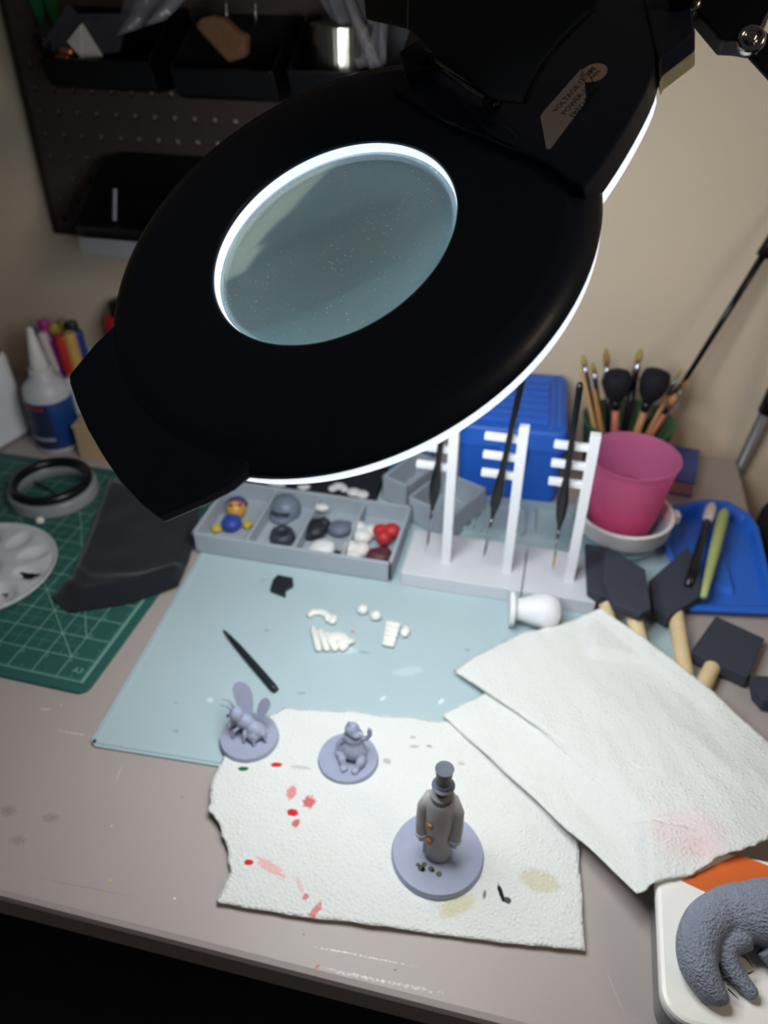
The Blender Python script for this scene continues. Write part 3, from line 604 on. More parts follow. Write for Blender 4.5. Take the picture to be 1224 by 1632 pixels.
# small painted figure
o = tp(370, 828); fg = thing('painted_figurine', 'small painted figurine with gold face, purple hair and blue body', 'figurine', o, 20)
MB().ell((0, -.9, .9), (1.15, 1.25, .85)).build('body', mat('blue_paint', (52, 72, 168), .5, var=.15, vscale=300), fg, smooth=True)
hdm = MB().ell((.45, 1.3, 1.3), (1.15, 1.3, 1.1)).build('head', mat('gold_paint', (204, 156, 66), .45, var=.15, vscale=250), fg, smooth=True)
MB().lathe([(1.22, 0), (1.2, .35), (.95, .75), (.5, 1.0), (.01, 1.05)], n=24, M=Matrix.Translation((.55, 1.75, 1.35)) @ Matrix.Rotation(radians(-50), 4, 'X')).build('hair', mat('purple_paint', (92, 62, 122), .5), hdm, smooth=True)
for s in (-.45, .5): MB().ell((.45+s, .75, 2.1), (.26, .24, .18)).build('eye', mat('dark_purple_paint', (66, 36, 84), .4), hdm, smooth=True)
for (x, y) in ((-1.7, -1.3), (1.7, -.9)): MB().ell((x, y, .5), (.6, .5, .48)).build('foot', mat('yellow_paint', (196, 172, 60), .5), fg, smooth=True)
# grey helmet and dark ring in the second compartment
o = tp(452, 815); hm = thing('helmet_part', 'grey domed helmet model part with a visor slit in the tray', 'model part', o)
MB().lathe([(1.75, 0), (1.85, .6), (1.75, 1.2), (1.3, 1.9), (.6, 2.25), (.01, 2.3)], c=(0, .6, 0), n=32).build('dome', mat('grey_blue_resin', (112, 124, 142), .4, var=.05), hm, smooth=True)
MB().box((0, -1.05, 1.1), (2.2, .5, .3)).build('visor', mat('visor_dark', (50, 58, 70), .4), hm, bevel=.08)
MB().lathe([(1.3, 0), (1.4, .3), (1.2, .6), (.95, .5)], c=(0, -.6, .2), n=28).build('jaw', mat('grey_blue_resin', (112, 124, 142), .4), hm, smooth=True)
o = tp(450, 853); tag(MB().lathe([(.55, .0), (1.35, .0), (1.45, .5), (1.2, 1.2), (.7, 1.25), (.55, .8)], c=o, n=28, closed=True).build('ring_part', mat('dark_slate', (56, 62, 72), .45), o=o, smooth=True), 'dark slate ring-shaped model part beside the grey helmet', 'model part')
KS = 1.22
def lump(name, label, px, py, m, parts, cat='model part', group=None, rm=.1):
    o = tp(px, py); b = MB()
    for (c, r) in parts: b.ell((o.x+c[0]*KS, o.y+c[1]*KS, o.z+c[2]*1.1), tuple(q*KS for q in r[:2])+(r[2]*1.1,))
    return tag(b.build(name, m, o=o, remesh=rm), label, cat, group)
m_bk = mat('black_resin', (34, 38, 46), .5); m_wp = mat('white_resin', (222, 224, 224), .5, var=.03)
lump('black_cap_part', 'black domed model part with white top in the tray', 505, 842, m_bk, [((0, -.2, .8), (1.1, 1.3, .8)), ((-.4, -.9, .6), (.9, .7, .6)), ((.5, .4, 1.0), (.7, .6, .7))])
o = tp(512, 822); o.z = FZ+1.35; tag(MB().ell(o+Vector((0, .3, .3)), (.85, .6, .42)).build('white_cap_part', m_wp, o=o, smooth=True), 'white oval cap resting on the black domed part', 'model part')
lump('white_boulder_part', 'lumpy white model part beside the front tray wall', 514, 875, m_wp, [((0, 0, .75), (1.15, .95, .75)), ((-.4, -.3, .6), (.9, .6, .6)), ((.5, .2, .8), (.6, .6, .6))])
lump('slate_block_part', 'faceted slate grey model part in the third compartment', 541, 843, mat('slate_blue', (104, 112, 132), .5), [((0, 0, .7), (1.1, 1.0, .7)), ((.5, .5, .6), (.7, .6, .6))])
lump('small_black_part', 'tiny black model part by the white lump', 536, 880, m_bk, [((0, 0, .35), (.45, .5, .35))], rm=.08)
lump('white_lobed_part', 'white three-lobed model part at the tray back', 578, 850, m_wp, [((-.5, .5, .8), (.7, .7, .75)), ((.7, .35, .7), (.7, .75, .7)), ((.1, -.5, .7), (.9, .8, .7))])
lump('white_heart_part', 'white heart-shaped model part in the fourth compartment', 566, 880, mat('warm_white_resin', (220, 216, 212), .5), [((-.5, .3, .8), (.75, .75, .75)), ((.5, .4, .75), (.75, .8, .75)), ((0, -.5, .6), (.7, .7, .6))])
lump('red_heart_part', 'bright red lobed model part in the fourth compartment', 614, 858, mat('red_resin', (186, 46, 50), .5), [((-.45, .2, 1.3), (.75, .7, .7)), ((.5, .45, 1.35), (.8, .75, .75)), ((0, -.5, 1.1), (.7, .7, .8)), ((0, 0, .5), (.6, .6, .5))])
lump('maroon_part', 'dark maroon faceted model part by the tray wall', 604, 885, mat('maroon_resin', (86, 40, 54), .5), [((0, 0, .6), (1.2, .85, .65)), ((.3, .3, .7), (.8, .7, .6))])

# black foam tray behind with white parts
bt = thing('foam_tray', 'shallow black tray of white parts behind the grey tray', 'tray', (-27.5, 76.6, Z0))
m_bf = mat('black_foam', (26, 32, 40), .8, bump=.2, bscale=600)
MB().box((0, 0, .3), (18.5, 8.6, .6)).build('bottom', m_bf, bt)
for (c, dd) in (((0, -4.15, .8), (18.5, .3, 1.3)), ((0, 4.15, .8), (18.5, .3, 1.3)), ((-9.1, 0, .8), (.3, 8.6, 1.3)), ((9.1, 0, .8), (.3, 8.6, 1.3))): MB().box(c, dd).build('wall', m_bf, bt, bevel=.05)
BZ = Z0+.62
def bpart(name, label, px, py, parts, group=None):
    p = T(px, py, BZ+.4); o = Vector((p.x, p.y, BZ)); b = MB()
    for (c, r) in parts: b.ell(o+Vector(c), r)
    return tag(b.build(name, m_wp, o=o, remesh=.1), label, 'model part', group)
bpart('white_lobed_part', 'white two-lobed part in the black tray near its front corner', 570, 787, [((-.5, .1, .45), (.9, .75, .45)), ((.6, -.1, .45), (.8, .7, .45))])
bpart('white_arched_part', 'white arched part in the black tray beside the two-lobed part', 540, 778, [((-.7, -.3, .4), (.55, .55, .4)), ((0, .3, .45), (.9, .55, .42)), ((.7, -.1, .4), (.5, .5, .4))])
bpart('white_shard_part', 'small white shard in the black tray', 482, 776, [((0, 0, .3), (.7, .4, .3)), ((.5, .3, .3), (.4, .3, .3))])
bpart('white_sliver_part', 'thin grey-white sliver in the black tray beside the shard', 440, 770, [((0, 0, .25), (1.3, .3, .25))])

# open grey bins
def open_bin(label, x, y, rz, wx, wy, h, taper=.0):
    t = thing('parts_bin', label, 'bin', (x, y, 0), rz)
    m = mat('grey_bin', (172, 182, 192), .55, var=.03); k = .3
    z0 = Z0
    MB().box((0, 0, z0+.15), (wx, wy, .3)).build('bottom', m, t)
    for (c, dd) in (((0, -wy/2+k/2, z0+h/2), (wx, k, h)), ((0, wy/2-k/2, z0+h/2), (wx, k, h)), ((-wx/2+k/2, 0, z0+h/2), (k, wy, h)), ((wx/2-k/2, 0, z0+h/2), (k, wy, h))):
        MB().box(c, dd).build('wall', m, t, bevel=.09)
open_bin('wide open grey parts bin standing by the tall white rack post', -9.7, 73.6, -24, 6.1, 6.9, 3.4)
open_bin('narrow open grey parts bin next to the black tray', -14.6, 77.6, -24, 3.7, 6.9, 3.4)
# muted blue booklet behind the bins
tag(MB().prism(rrect(-19.5, 81.2, -13.4, 92, .3), 0.02, .9).build('booklet', mat('muted_blue', (62, 108, 158), .6), o=(-16.5, 86.5, 0), bevel=.05), 'muted blue booklet lying behind the grey bins', 'booklet')

# =================================================================== brush racks and their brushes
def rack(label, x0, x1, posts):
    t = thing('brush_rack', label, 'brush rack', ((x0+x1)/2, 64.4, Z0)); cx = (x0+x1)/2
    MB().box((0, 0, .85), (x1-x0, 7.4, 1.7)).build('base', mat('white_print', (206, 209, 216), .5, var=.02), t, bevel=.1)
    for px in posts:
        po = MB().box((px-cx, -.7, 10.1), (.95, .95, 16.9)).build('post', m_wht, t, bevel=.06)
        for z in (17.1, 15.1, 13.1):
            MB().box((px-cx-1.95, -.7, z), (3.1, .7, .66)).build('prong', m_wht, po, bevel=.12)
rack('white brush rack with two tall posts on the aqua mat', -12.3, -.05, (-8.1, -1.8))
rack('white brush rack with one tall post beside the foam brushes', .05, 7.2, (4.5,))
m_ferr = mat('ferrule', (176, 180, 186), .22, metal=1); m_blkh = mat('black_lacquer', (22, 22, 26), .25)
def detail_brush(label, top, tip, m_br):
    o = Vector(tip); t = thing('detail_brush', label, 'paintbrush', o); v = Vector(top)-o; L = v.length; u = v.normalized()
    P = lambda k: u*(k*L)
    MB().tube([P(.24), P(.27), P(.33), P(.40), P(.47), P(.53), P(.75), P(.98), P(1)], [.17, .24, .5, .56, .42, .29, .26, .3, .2], 14).build('handle', m_blkh, t, smooth=True)
    MB().tube([P(.085), P(.16), P(.25)], [.12, .15, .17], 12).build('ferrule', m_ferr, t, smooth=True)
    MB().tube([P(0), P(.04), P(.09)], [.015, .1, .12], 10).build('bristles', m_br, t, smooth=True)
m_amb = mat('amber_bristle', (176, 134, 66), .6); m_dkb = mat('dark_bristle', (74, 64, 62), .7)
BY = 62.9
detail_brush('black detail brush with amber bristles hanging in the single-post rack', W(925, 610, BY), W(881, 908, BY), m_amb)
detail_brush('black detail brush with dark bristles hanging beside the middle post', W(833, 600, BY), W(771, 888, BY), m_dkb)
detail_brush('black detail brush hanging beside the post nearest the grey tray', W(716, 600, BY), W(681, 872, BY), m_dkb)

# =================================================================== collapsible cup, pink cup, brush pot
cc = Vector((9.6, 72.8, Z0)); cu = thing('collapsible_cup', 'collapsible aqua silicone cup with a white rim on the mat', 'cup', cc)
m_aq = mat('aqua_cup', (150, 186, 196), .5, var=.03)
MB().lathe([(.01, 0), (3.5, 0), (3.7, .3), (3.4, .7), (4.3, 1.2), (4.4, 1.5), (4.0, 1.8), (4.8, 2.3), (4.95, 2.7), (4.7, 3.0), (5.1, 3.4), (4.8, 3.4), (4.4, 2.9), (3.9, 2.0), (3.2, .9), (3.0, .5), (.01, .45)], n=48, M=Matrix.Scale(.9, 4)).build('folded_body', m_aq, cu, smooth=True)
MB().lathe([(4.7, 2.9), (5.15, 2.9), (5.45, 3.3), (5.55, 5.0), (5.75, 5.3), (5.5, 5.5), (5.2, 5.3), (5.05, 3.4)], n=64, closed=True, M=Matrix.Scale(.9, 4)).build('rim', mat('white_rim', (226, 224, 224), .4), cu, smooth=True)
MB().box((5.3, 1.3, 3.8), (1.0, 1.2, 1.3), 15).build('rim_tab', mat('white_rim', (226, 224, 224), .4), cu, bevel=.25)
pk = thing('pink_cup', 'translucent pink plastic cup standing inside the collapsible cup', 'cup', cc+Vector((-.35, .1, .5)))
m_pk = mat('pink_translucent', (255, 165, 212), .25, trans=.0, var=.03); nt = m_pk.node_tree; b0 = nt.nodes['Principled BSDF']
tl = nt.nodes.new('ShaderNodeBsdfTranslucent'); tl.inputs['Color'].default_value = lin((255, 190, 228)); mxs = nt.nodes.new('ShaderNodeMixShader'); mxs.inputs[0].default_value = .65
tp2 = nt.nodes.new('ShaderNodeBsdfTransparent'); tp2.inputs['Color'].default_value = lin((255, 190, 220)); mx3 = nt.nodes.new('ShaderNodeMixShader'); mx3.inputs[0].default_value = .34
ou = nt.nodes['Material Output']; nt.links.new(b0.outputs[0], mxs.inputs[1]); nt.links.new(tl.outputs[0], mxs.inputs[2]); nt.links.new(mxs.outputs[0], mx3.inputs[1]); nt.links.new(tp2.outputs[0], mx3.inputs[2]); nt.links.new(mx3.outputs[0], ou.inputs[0])
MB().lathe([(.01, 0), (2.5, 0), (2.75, .3), (3.6, 4.5), (4.45, 10.0), (4.6, 10.9), (4.75, 11.05), (4.6, 11.1), (4.45, 10.9), (4.3, 9.9), (3.45, 4.5), (2.6, .4), (.01, .25)], n=64).build('wall', m_pk, pk, smooth=True)
MB().lathe([(.01, 6.2), (3.65, 6.2), (3.6, 6.0), (2.6, .6), (.01, .45)], n=48).build('water', mat('pink_water', (255, 120, 195), .1, var=.02), pk, smooth=True)
go = Vector((9.6, 87.5, 0)); gp = thing('brush_pot', 'round green pot holding paint and makeup brushes near the wall', 'pot', go)
m_gp = mat('green_pot', (66, 104, 72), .5, var=.04)
MB().lathe([(.01, 0), (4.0, 0), (4.3, .4), (5.3, 7.8), (5.45, 8.0), (5.3, 8.1), (5.0, 7.8), (4.05, .7), (.01, .6)], n=48).build('wall', m_gp, gp, smooth=True)
# brushes standing in the pot; each leans from the pot's floor to its tip
m_wd = mat('pale_wood', (206, 170, 118), .5, stretch=(1, 1, .1)); m_cop = mat('copper_handle', (190, 110, 92), .4); m_bbr = mat('black_hair', (20, 19, 30), .8, bump=.4, bscale=900); m_oran = mat('orange_wood', (186, 138, 92), .5)
def pot_brush(label, px, py, Y, m_h, m_b, ln_b, rf, rb, ferr=True, fan=False, fx=0, fy=0, hr=.28, name='paintbrush'):
    tip = W(px, py, Y); foot = Vector((go.x+(tip.x-go.x)*.28, go.y+(tip.y-go.y)*.28, .9)); v = tip-foot; L = v.length; u = v.normalized(); t = thing(name, label, 'paintbrush', foot)
    fl = 2.4 if ferr else 1.2
    MB().tube([u*0, u*((L-ln_b-fl)*.6), u*(L-ln_b-fl)], [hr*.7, hr*1.1, hr], 12).build('handle', m_h, t, smooth=True)
    MB().tube([u*(L-ln_b-fl-.05), u*(L-ln_b+.1)], [hr, rf], 12).build('ferrule', m_ferr if ferr else m_blkh, t, smooth=True)
    if fan: MB().tube([u*(L-ln_b), u*(L-ln_b*.7), u*(L-ln_b*.35), u*(L-ln_b*.1), u*L], [rf, rb*.8, rb, rb*.85, rb*.3], 16).build('bristles', m_b, t, smooth=True)
    else: MB().tube([u*(L-ln_b), u*(L-ln_b*.5), u*L], [rf, rb, rb*.35], 12).build('bristles', m_b, t, smooth=True)
G_ = 'brushes standing in the green pot'
m_yb = mat('yellow_bristle', (176, 156, 82), .7)
pot_brush('amber-tipped brush with long silver ferrule beside the blue case', 929, 566, 87, m_blkh, m_yb, 1.4, .3, .34, fx=1.8, fy=.5)
pot_brush('yellow-tipped brush with dark handle behind the pale wooden handles', 945, 578, 88.5, m_blkh, m_yb, 1.1, .3, .28, fx=1.5, fy=1.5)
pot_brush('round brush with amber bristles behind the short fluffy makeup brush', 966, 556, 89.5, m_blkh, m_amb, 1.9, .32, .4, fx=.9, fy=1.6)
pot_brush('tall black-handled brush with silver ferrule and ochre tip between the fluffy brushes', 1021, 556, 88.5, m_blkh, m_yb, 1.5, .36, .42, fx=-.9, fy=.3, hr=.4)
pot_brush('black-handled brush with silver ferrule right behind the ochre-tipped one', 1012, 585, 89.8, m_blkh, m_ferr, .6, .34, .3, fx=-.4, fy=1.6, hr=.38)
pot_brush('fluffy black makeup brush with coral handle standing in the pot', 984, 592, 86.3, m_cop, m_bbr, 3.8, .6, 1.75, ferr=False, fan=True, fx=.6, fy=-1.2, hr=.42, name='makeup_brush')
pot_brush('slanted fluffy black makeup brush with tan handle standing in the pot', 1050, 590, 87, m_oran, m_bbr, 4.2, .6, 1.75, ferr=False, fan=True, fx=-1.6, fy=-.6, hr=.42, name='makeup_brush')
def stick(label, px, py, Y, m, r, fx, fy, name='wooden_brush'):
    tip = W(px, py, Y); foot = Vector((go.x+(tip.x-go.x)*.28, go.y+(tip.y-go.y)*.28, .9)); v = tip-foot
    tag(MB().tube([foot, foot+v*.5, foot+v*.97, tip], [r, r*1.15, r, r*.5], 10).build(name, m, o=foot, smooth=True), label, 'paintbrush')
stick('thin pale wooden brush handle leaning toward the blue case', 927, 590, 86, m_wd, .26, 2.4, .2)
stick('copper wooden brush handle leaning beside the pale one', 947, 620, 86.5, m_oran, .3, 1.9, .6)
pot_brush('leaning brush with copper handle and golden tip beside the slanted fluffy brush', 1086, 588, 89, m_oran, m_yb, 1.0, .22, .2, fx=-2.6, fy=.4, hr=.26)
pot_brush('leaning brush with coral handle and orange fan tip at the pot edge', 1078, 628, 86.5, m_cop, m_oran, 1.6, .3, .5, ferr=False, fx=-2.4, fy=-.5, hr=.26)
pot_brush('leaning thin brush with golden ferrule nearest the wall', 1095, 606, 90.5, m_cop, m_amb, 1.2, .24, .26, fx=-2.2, fy=1.4, hr=.22)
rd = thing('extension_rod', 'long thin black rod with a joint leaning out of the green pot', 'rod', go+Vector((-1.5, 1.8, 1)))
ro = go+Vector((-1.5, 1.8, 1)); q1 = W(1088, 612, 91.2); q2 = W(1222, 398, 93.5); dq = (q2-q1).normalized()
MB().tube([Vector((0, 0, 0)), q1-ro], [.3, .3], 10).build('lower_tube', m_blkh, rd, smooth=True)
MB().tube([q1-ro, q2-ro], [.3, .42], 12).build('upper_tube', m_blkh, rd, smooth=True)
MB().tube([q2-ro-dq*.8, q2-ro+dq*2.2], [.75, .75], 14).build('joint', m_blk2, rd, smooth=True)
MB().tube([q2-ro+dq*2.2, q2-ro+dq*14], [.45, .45], 12).build('end_tube', m_blkh, rd, smooth=True)

# =================================================================== blue case, book, desk-edge things
m_blue = mat('blue_plastic', (40, 106, 212), .4, var=.04, vscale=20)
bc = thing('blue_case', 'bright blue plastic case with ribbed lid behind the brush racks', 'case', (-3.6, 86.4, 0), 3)
MB().prism(rrect(-6.0, -7.2, 5.6, 7.6, 1.0), .02, 7.0, inset=-.03).build('body', m_blue, bc, bevel=.15)
lid_ = MB().prism(rrect(-6.5, -7.7, 6.1, 8.0, 1.2), 7.0, 9.6, inset=.05).build('lid', m_blue, bc, bevel=.3)
for k in range(7): MB().box((-.6, -5.4+k*1.75, 9.75), (8.6, 1.05, .6)).build('rib', m_blue, lid_, bevel=.14)
MB().box((4.9, .3, 9.7), (.7, 13.0, .5)).build('side_rib', m_blue, lid_, bevel=.12)
MB().box((0, -8.0, 7.0), (3.2, .7, 1.8)).build('latch', m_blue, lid_, bevel=.15)
bk = thing('book', 'thick book with indigo cover lying behind the pink cup', 'book', (16.1, 89, 0), -8)
MB().box((0, 0, .12), (5.6, 8.2, .2)).build('cover', mat('indigo_cover', (70, 84, 158), .5), bk); MB().box((0, 0, 1.05), (5.3, 7.9, 1.7)).build('pages', mat('page_block', (176, 150, 140), .8, stretch=(1, 1, 30)), bk)
MB().box((0, 0, 2.0), (5.6, 8.2, .2)).build('cover', mat('indigo_cover', (70, 84, 158), .5), bk, bevel=.05)
# blue tray
bto = Vector((20.0, 74.3, .02)); bt = thing('paint_tray', 'blue plastic paint tray with sloping floor at the desk edge', 'tray', bto)
def bl(px, py, z): p = T(px, py, z)-bto; return (p.x, p.y)
outl = [bl(1066, 806, 1.6), bl(1128, 796, 1.6), bl(1160, 800, 1.6), bl(1194, 818, 1.6), (4.7, 4), (4.7, -10.2), bl(1100, 972, 1.2), bl(1058, 868, 1.4)]
k = [(x*.9, y*.92) for x, y in outl]; k2 = [(x*.8, y*.84) for x, y in outl]; n = len(outl)
b = MB(); hs = [1.6, 1.7, 1.7, 1.6, 1.4, 1.2, 1.2, 1.4]
b.add([(x, y, 0) for x, y in k]+[(x, y, h-.2) for (x, y), h in zip(outl, hs)]+[(x, y, h) for (x, y), h in zip(outl, hs)]+[(x, y, h) for (x, y), h in zip(k, hs)]+[(x, y, .3 if i in (0, 1, 2, 7) else .5) for i, (x, y) in enumerate(k2)],
      [(q*n+i, q*n+(i+1) % n, (q+1)*n+(i+1) % n, (q+1)*n+i) for q in range(4) for i in range(n)]+[tuple(range(4*n, 5*n)), tuple(range(n))[::-1]]).build('tray_shell', m_blue, bt, bevel=.06)
MB().prism([(-1.2, -7.6), (1.0, -7.6), (.2, 6.5), (-.4, 6.5)], .42, 1.0, inset=.1).build('ridge', m_blue, bt, bevel=.1)
# tools lying across the tray
p0, p1 = T(1134, 806, 2.6), T(1106, 905, 2.4); p2 = T(1096, 935, 2.2); t = thing('blending_tool', 'black tool with a rounded white tip lying across the blue tray', 'tool', p0)
MB().tube([(p1-p0)*.25, (p1-p0)*.6, p1-p0, p2-p0], [.38, .42, .5, .4], 12).build('handle', m_blkh, t, smooth=True); MB().tube([(p1-p0)*-.04, (p1-p0)*.04, (p1-p0)*.2, (p1-p0)*.27], [.3, .62, .62, .4], 14).build('tip', mat('pinkish_white', (220, 208, 212), .6), t, smooth=True)
p0, p1 = T(1155, 812, 2.6), T(1121, 952, 2.2); tag(MB().tube([p0, p0.lerp(p1, .06), p0.lerp(p1, .5), p0.lerp(p1, .85), p1], [.3, .62, .58, .42, .3], 12).build('modelling_stick', mat('lime_plastic', (176, 192, 122), .5), o=p0, smooth=True), 'pale lime green modelling stick lying across the blue tray', 'tool')
# foam brushes
m_foam = mat('black_foam_head', (60, 64, 76), .95, bump=.5, bscale=900, var=.05); m_dow = mat('dowel_wood', (226, 202, 156), .6, stretch=(1, 1, .12), vscale=120, var=.06)
def foam_brush(label, head, hz, h0_, h1_, hz0, hz1, th_=1.3, tip=None):
    P = [T(x, y, hz) for x, y in head]; c = sum(P, Vector())/len(P); o = Vector((c.x, c.y, hz-th_/2-.2)); t = thing('foam_brush', label, 'foam brush', o)
    n = len(P); b = MB(); ti = tip or (0, 1); tk = [.22 if i in ti else th_/2 for i in range(n)]
    b.add([(p.x-o.x, p.y-o.y, hz-o.z-k_) for p, k_ in zip(P, tk)]+[(p.x-o.x, p.y-o.y, hz-o.z+k_) for p, k_ in zip(P, tk)],
          [tuple(range(n))[::-1], tuple(range(n, 2*n))]+[(i, (i+1) % n, n+(i+1) % n, n+i) for i in range(n)]).build('foam_head', m_foam, t, bevel=.09)
    a = T(*h0_, hz0); e = T(*h1_, hz1); MB().tube([a-o, (a-o).lerp(e-o, .03), e-o], [.66, .74, .74], 18).build('handle', m_dow, t, smooth=False)
foam_brush('black foam brush leaning highest against the aqua cup beside the white rack', ((932, 868), (962, 874), (1000, 955), (955, 957), (936, 944)), 2.55, (965, 954), (972, 1006), 1.9, 1.05, 1.0, tip=(0, 1))
foam_brush('black foam brush between the two others with slanted edge by the aqua cup', ((964, 872), (1028, 910), (1036, 975), (1020, 984), (978, 968), (960, 930)), 3.6, (1006, 964), (1026, 1050), 2.8, 1.1, 1.0, tip=(0, 1))
foam_brush('black foam brush whose slanted edge points at the blue tray', ((1094, 874), (1112, 905), (1116, 956), (1062, 992), (1040, 976), (1034, 928)), 1.5, (1075, 968), (1093, 1080), 1.25, 1.05, tip=(0, 5))
foam_brush('black foam brush lying flat with short wooden handle showing', ((1140, 984), (1218, 1020), (1188, 1088), (1098, 1046)), .95, (1136, 1062), (1105, 1125), .9, .8, tip=(0, 1))
foam_brush('black foam brush at the desk edge half hidden by the flat one', ((1192, 1078), (1260, 1082), (1270, 1130), (1215, 1124), (1200, 1108)), .95, (1242, 1116), (1262, 1165), .9, .8, tip=(0, 1))
# dark bag beside the desk, grey stand leg
tag(MB().prism([(27.8, 90), (25.2, 82), (25.5, 73), (25.6, 60), (48, 60), (48, 90)], -73.9, -.3, inset=.02).build('tote_bag', mat('black_cloth', (16, 16, 22), .9, bump=.3, bscale=200), o=(36, 75, -73.9), bevel=2), 'black fabric bag standing on the floor beside the desk', 'bag')
q1 = W(1178, 748, 95.6); q2 = W(1224, 650, 94.6); dq = (q2-q1).normalized(); q0 = q1-dq*((q1.z+74)/dq.z)
sg = thing('stand_leg', 'grey metal stand leg with black collar leaning beside the desk corner', 'stand', q0)
MB().tube([q0-q0, q2-q0], .75, 16).build('tube', mat('grey_tube', (126, 124, 128), .4, metal=.4), sg, smooth=True); MB().tube([q2-q0-dq*.6, q2-q0+dq*2.6], 1.0, 16).build('collar', m_blk2, sg, smooth=True); MB().tube([q2-q0+dq*2.5, q2-q0+dq*30], .55, 12).build('inner_tube', m_blk2, sg, smooth=True)

# =================================================================== left side of the desk
GZ = .31
# palette
po = Vector((-54.9, 51.9, GZ)); pl = thing('paint_palette', 'round white plastic paint palette with smudged wells on the green mat', 'palette', po)
PR = 7.5; m_pal = mat('palette_white', (214, 214, 219), .22, var=.02)
wells = [(5.2*cos(radians(k*36+6)), 5.2*sin(radians(k*36+6)), radians(k*36+6)) for k in range(10)]
def pal_z(x, y):
    r = sqrt(x*x+y*y); z = .95+.3*max(0, (r-PR*.93)/(PR*.07))
    for (cx, cy, a) in wells:
        u, v = rot2((x-cx, y-cy), -a); q = sqrt((u/1.75)**2+(v/1.15)**2)
        if q < 1: z -= .55*(1-q*q)
    q = r/2.2
    if q < 1: z -= .5*(1-q*q)
    return z
b = MB(); NR, NA = 44, 132; P = [(0, 0, pal_z(0, 0))]; F = []
for i in range(1, NR+1):
    r = PR*i/NR
    for k in range(NA): a = 2*pi*k/NA; x, y = r*cos(a), r*sin(a); P.append((x, y, pal_z(x, y)))
for k in range(NA): F.append((0, 1+k, 1+(k+1) % NA))
for i in range(NR-1):
    for k in range(NA): a = 1+i*NA; F.append((a+k, a+(k+1) % NA, a+NA+(k+1) % NA, a+NA+k))
b.add(P, F)
b.lathe([(PR, 1.25), (PR+.08, 1.2), (PR*.96, .6), (PR*.9, .05), (.01, .0)], n=NA); b.build('plate', m_pal, pl, smooth=True)
for (k, rx, ry, m_) in ((0, .95, .5, mat('black_wet_paint', (24, 26, 28), .15)), (9, .45, .26, mat('grey_paint', (104, 106, 112), .3)), (5, .4, .3, mat('grey_paint', (104, 106, 112), .3))):
    cx, cy, a = wells[k]; n = 20; ring = []
    for t_ in range(n):
        a2 = 2*pi*t_/n; w_ = 1+.22*sin(3*a2+k)+.12*sin(5*a2); u, v = rot2((rx*w_*cos(a2), ry*w_*sin(a2)), a); ring.append((cx+u, cy+v))
    MB().add([(cx, cy, pal_z(cx, cy)+.02)]+[(x, y, pal_z(x, y)+.02) for x, y in ring], [(0, 1+i, 1+(i+1) % n) for i in range(n)]).build('paint_smudge', m_, pl, smooth=True)
# cloth
cl = [T(x, y, .8) for x, y in ((80, 944), (105, 970), (140, 974))]
co = T(210, 860, .4); co.z = GZ
c0 = [T(82, 950, .7), T(110, 974, .7), T(135, 968, .9), T(210, 956, .9), T(283, 930, .8)]; c1 = [T(172, 760, .8), T(240, 770, .8), T(322, 790, .8)]
d0 = [T(82, 950, .7), T(112, 915, .9), T(140, 850, .9), T(172, 760, .8)]; d1 = [T(283, 930, .8), T(300, 890, .8), T(312, 845, .8), T(322, 790, .8)]
G = coons(c0, c1, d0, d1, 60, 60)
for j, row in enumerate(G):
    for i, p in enumerate(row):
        v = j/60; u = i/60; e = min(1, min(u, 1-u, v, 1-v)*14)
        f = .35*max(0, 1-abs(v-.09-.06*u)*16)+.3*max(0, 1-abs(v-.19+.05*u)*20)+.3*max(0, 1-abs(u-.12)*9)*max(0, 1-v*3)
        p.z = GZ+.12+e*(.65+f+.12*noise.noise(Vector((p.x*.3, p.y*.3, 5))))
tag(MB().patch(G).build('folded_cloth', mat('black_fabric', (16, 22, 31), .95, bump=.3, bscale=700, sheen=.2), o=co, smooth=True, solid=.12), 'folded black cloth lying over the green cutting mat', 'cloth')
# ring of cable on clear ring
ro = Vector((-55.9, 66.9, GZ)); rg = thing('ring_spool', 'black ring stacked on a clear plastic ring beside the glue bottle', 'spool', ro, -8); rg.scale = (.9, .9, 1)
MB().lathe([(4.3, 0), (5.7, 0), (5.75, .4), (5.55, .7), (5.6, 1.3), (5.3, 1.5), (4.5, 1.5), (4.3, 1.2)], n=64, closed=True).build('clear_ring', mat('clear_ring', (170, 172, 176), .25, trans=.3, var=.04), rg, smooth=True)
MB().lathe([(4.2, 1.55), (5.1, 1.55), (5.25, 1.9), (5.1, 2.4), (4.4, 2.45), (4.15, 2.0)], n=64, closed=True).build('black_ring', mat('black_gloss', (16, 17, 22), .3), rg, smooth=True)
MB().tube([(-4.3, 1.0, .25), (-1, .4, .2), (2, -1.2, .2), (4.2, -2.0, .3)], .16, 8).build('loose_strand', mat('black_gloss', (16, 17, 22), .3), rg, smooth=True)
p = T(64, 831, .6); tag(MB().ell((p.x, p.y, GZ+.42), (.5, .45, .42)).build('bead', m_ivory, o=(p.x, p.y, GZ), smooth=True), 'tiny white bead on the cutting mat by the palette', 'bead')
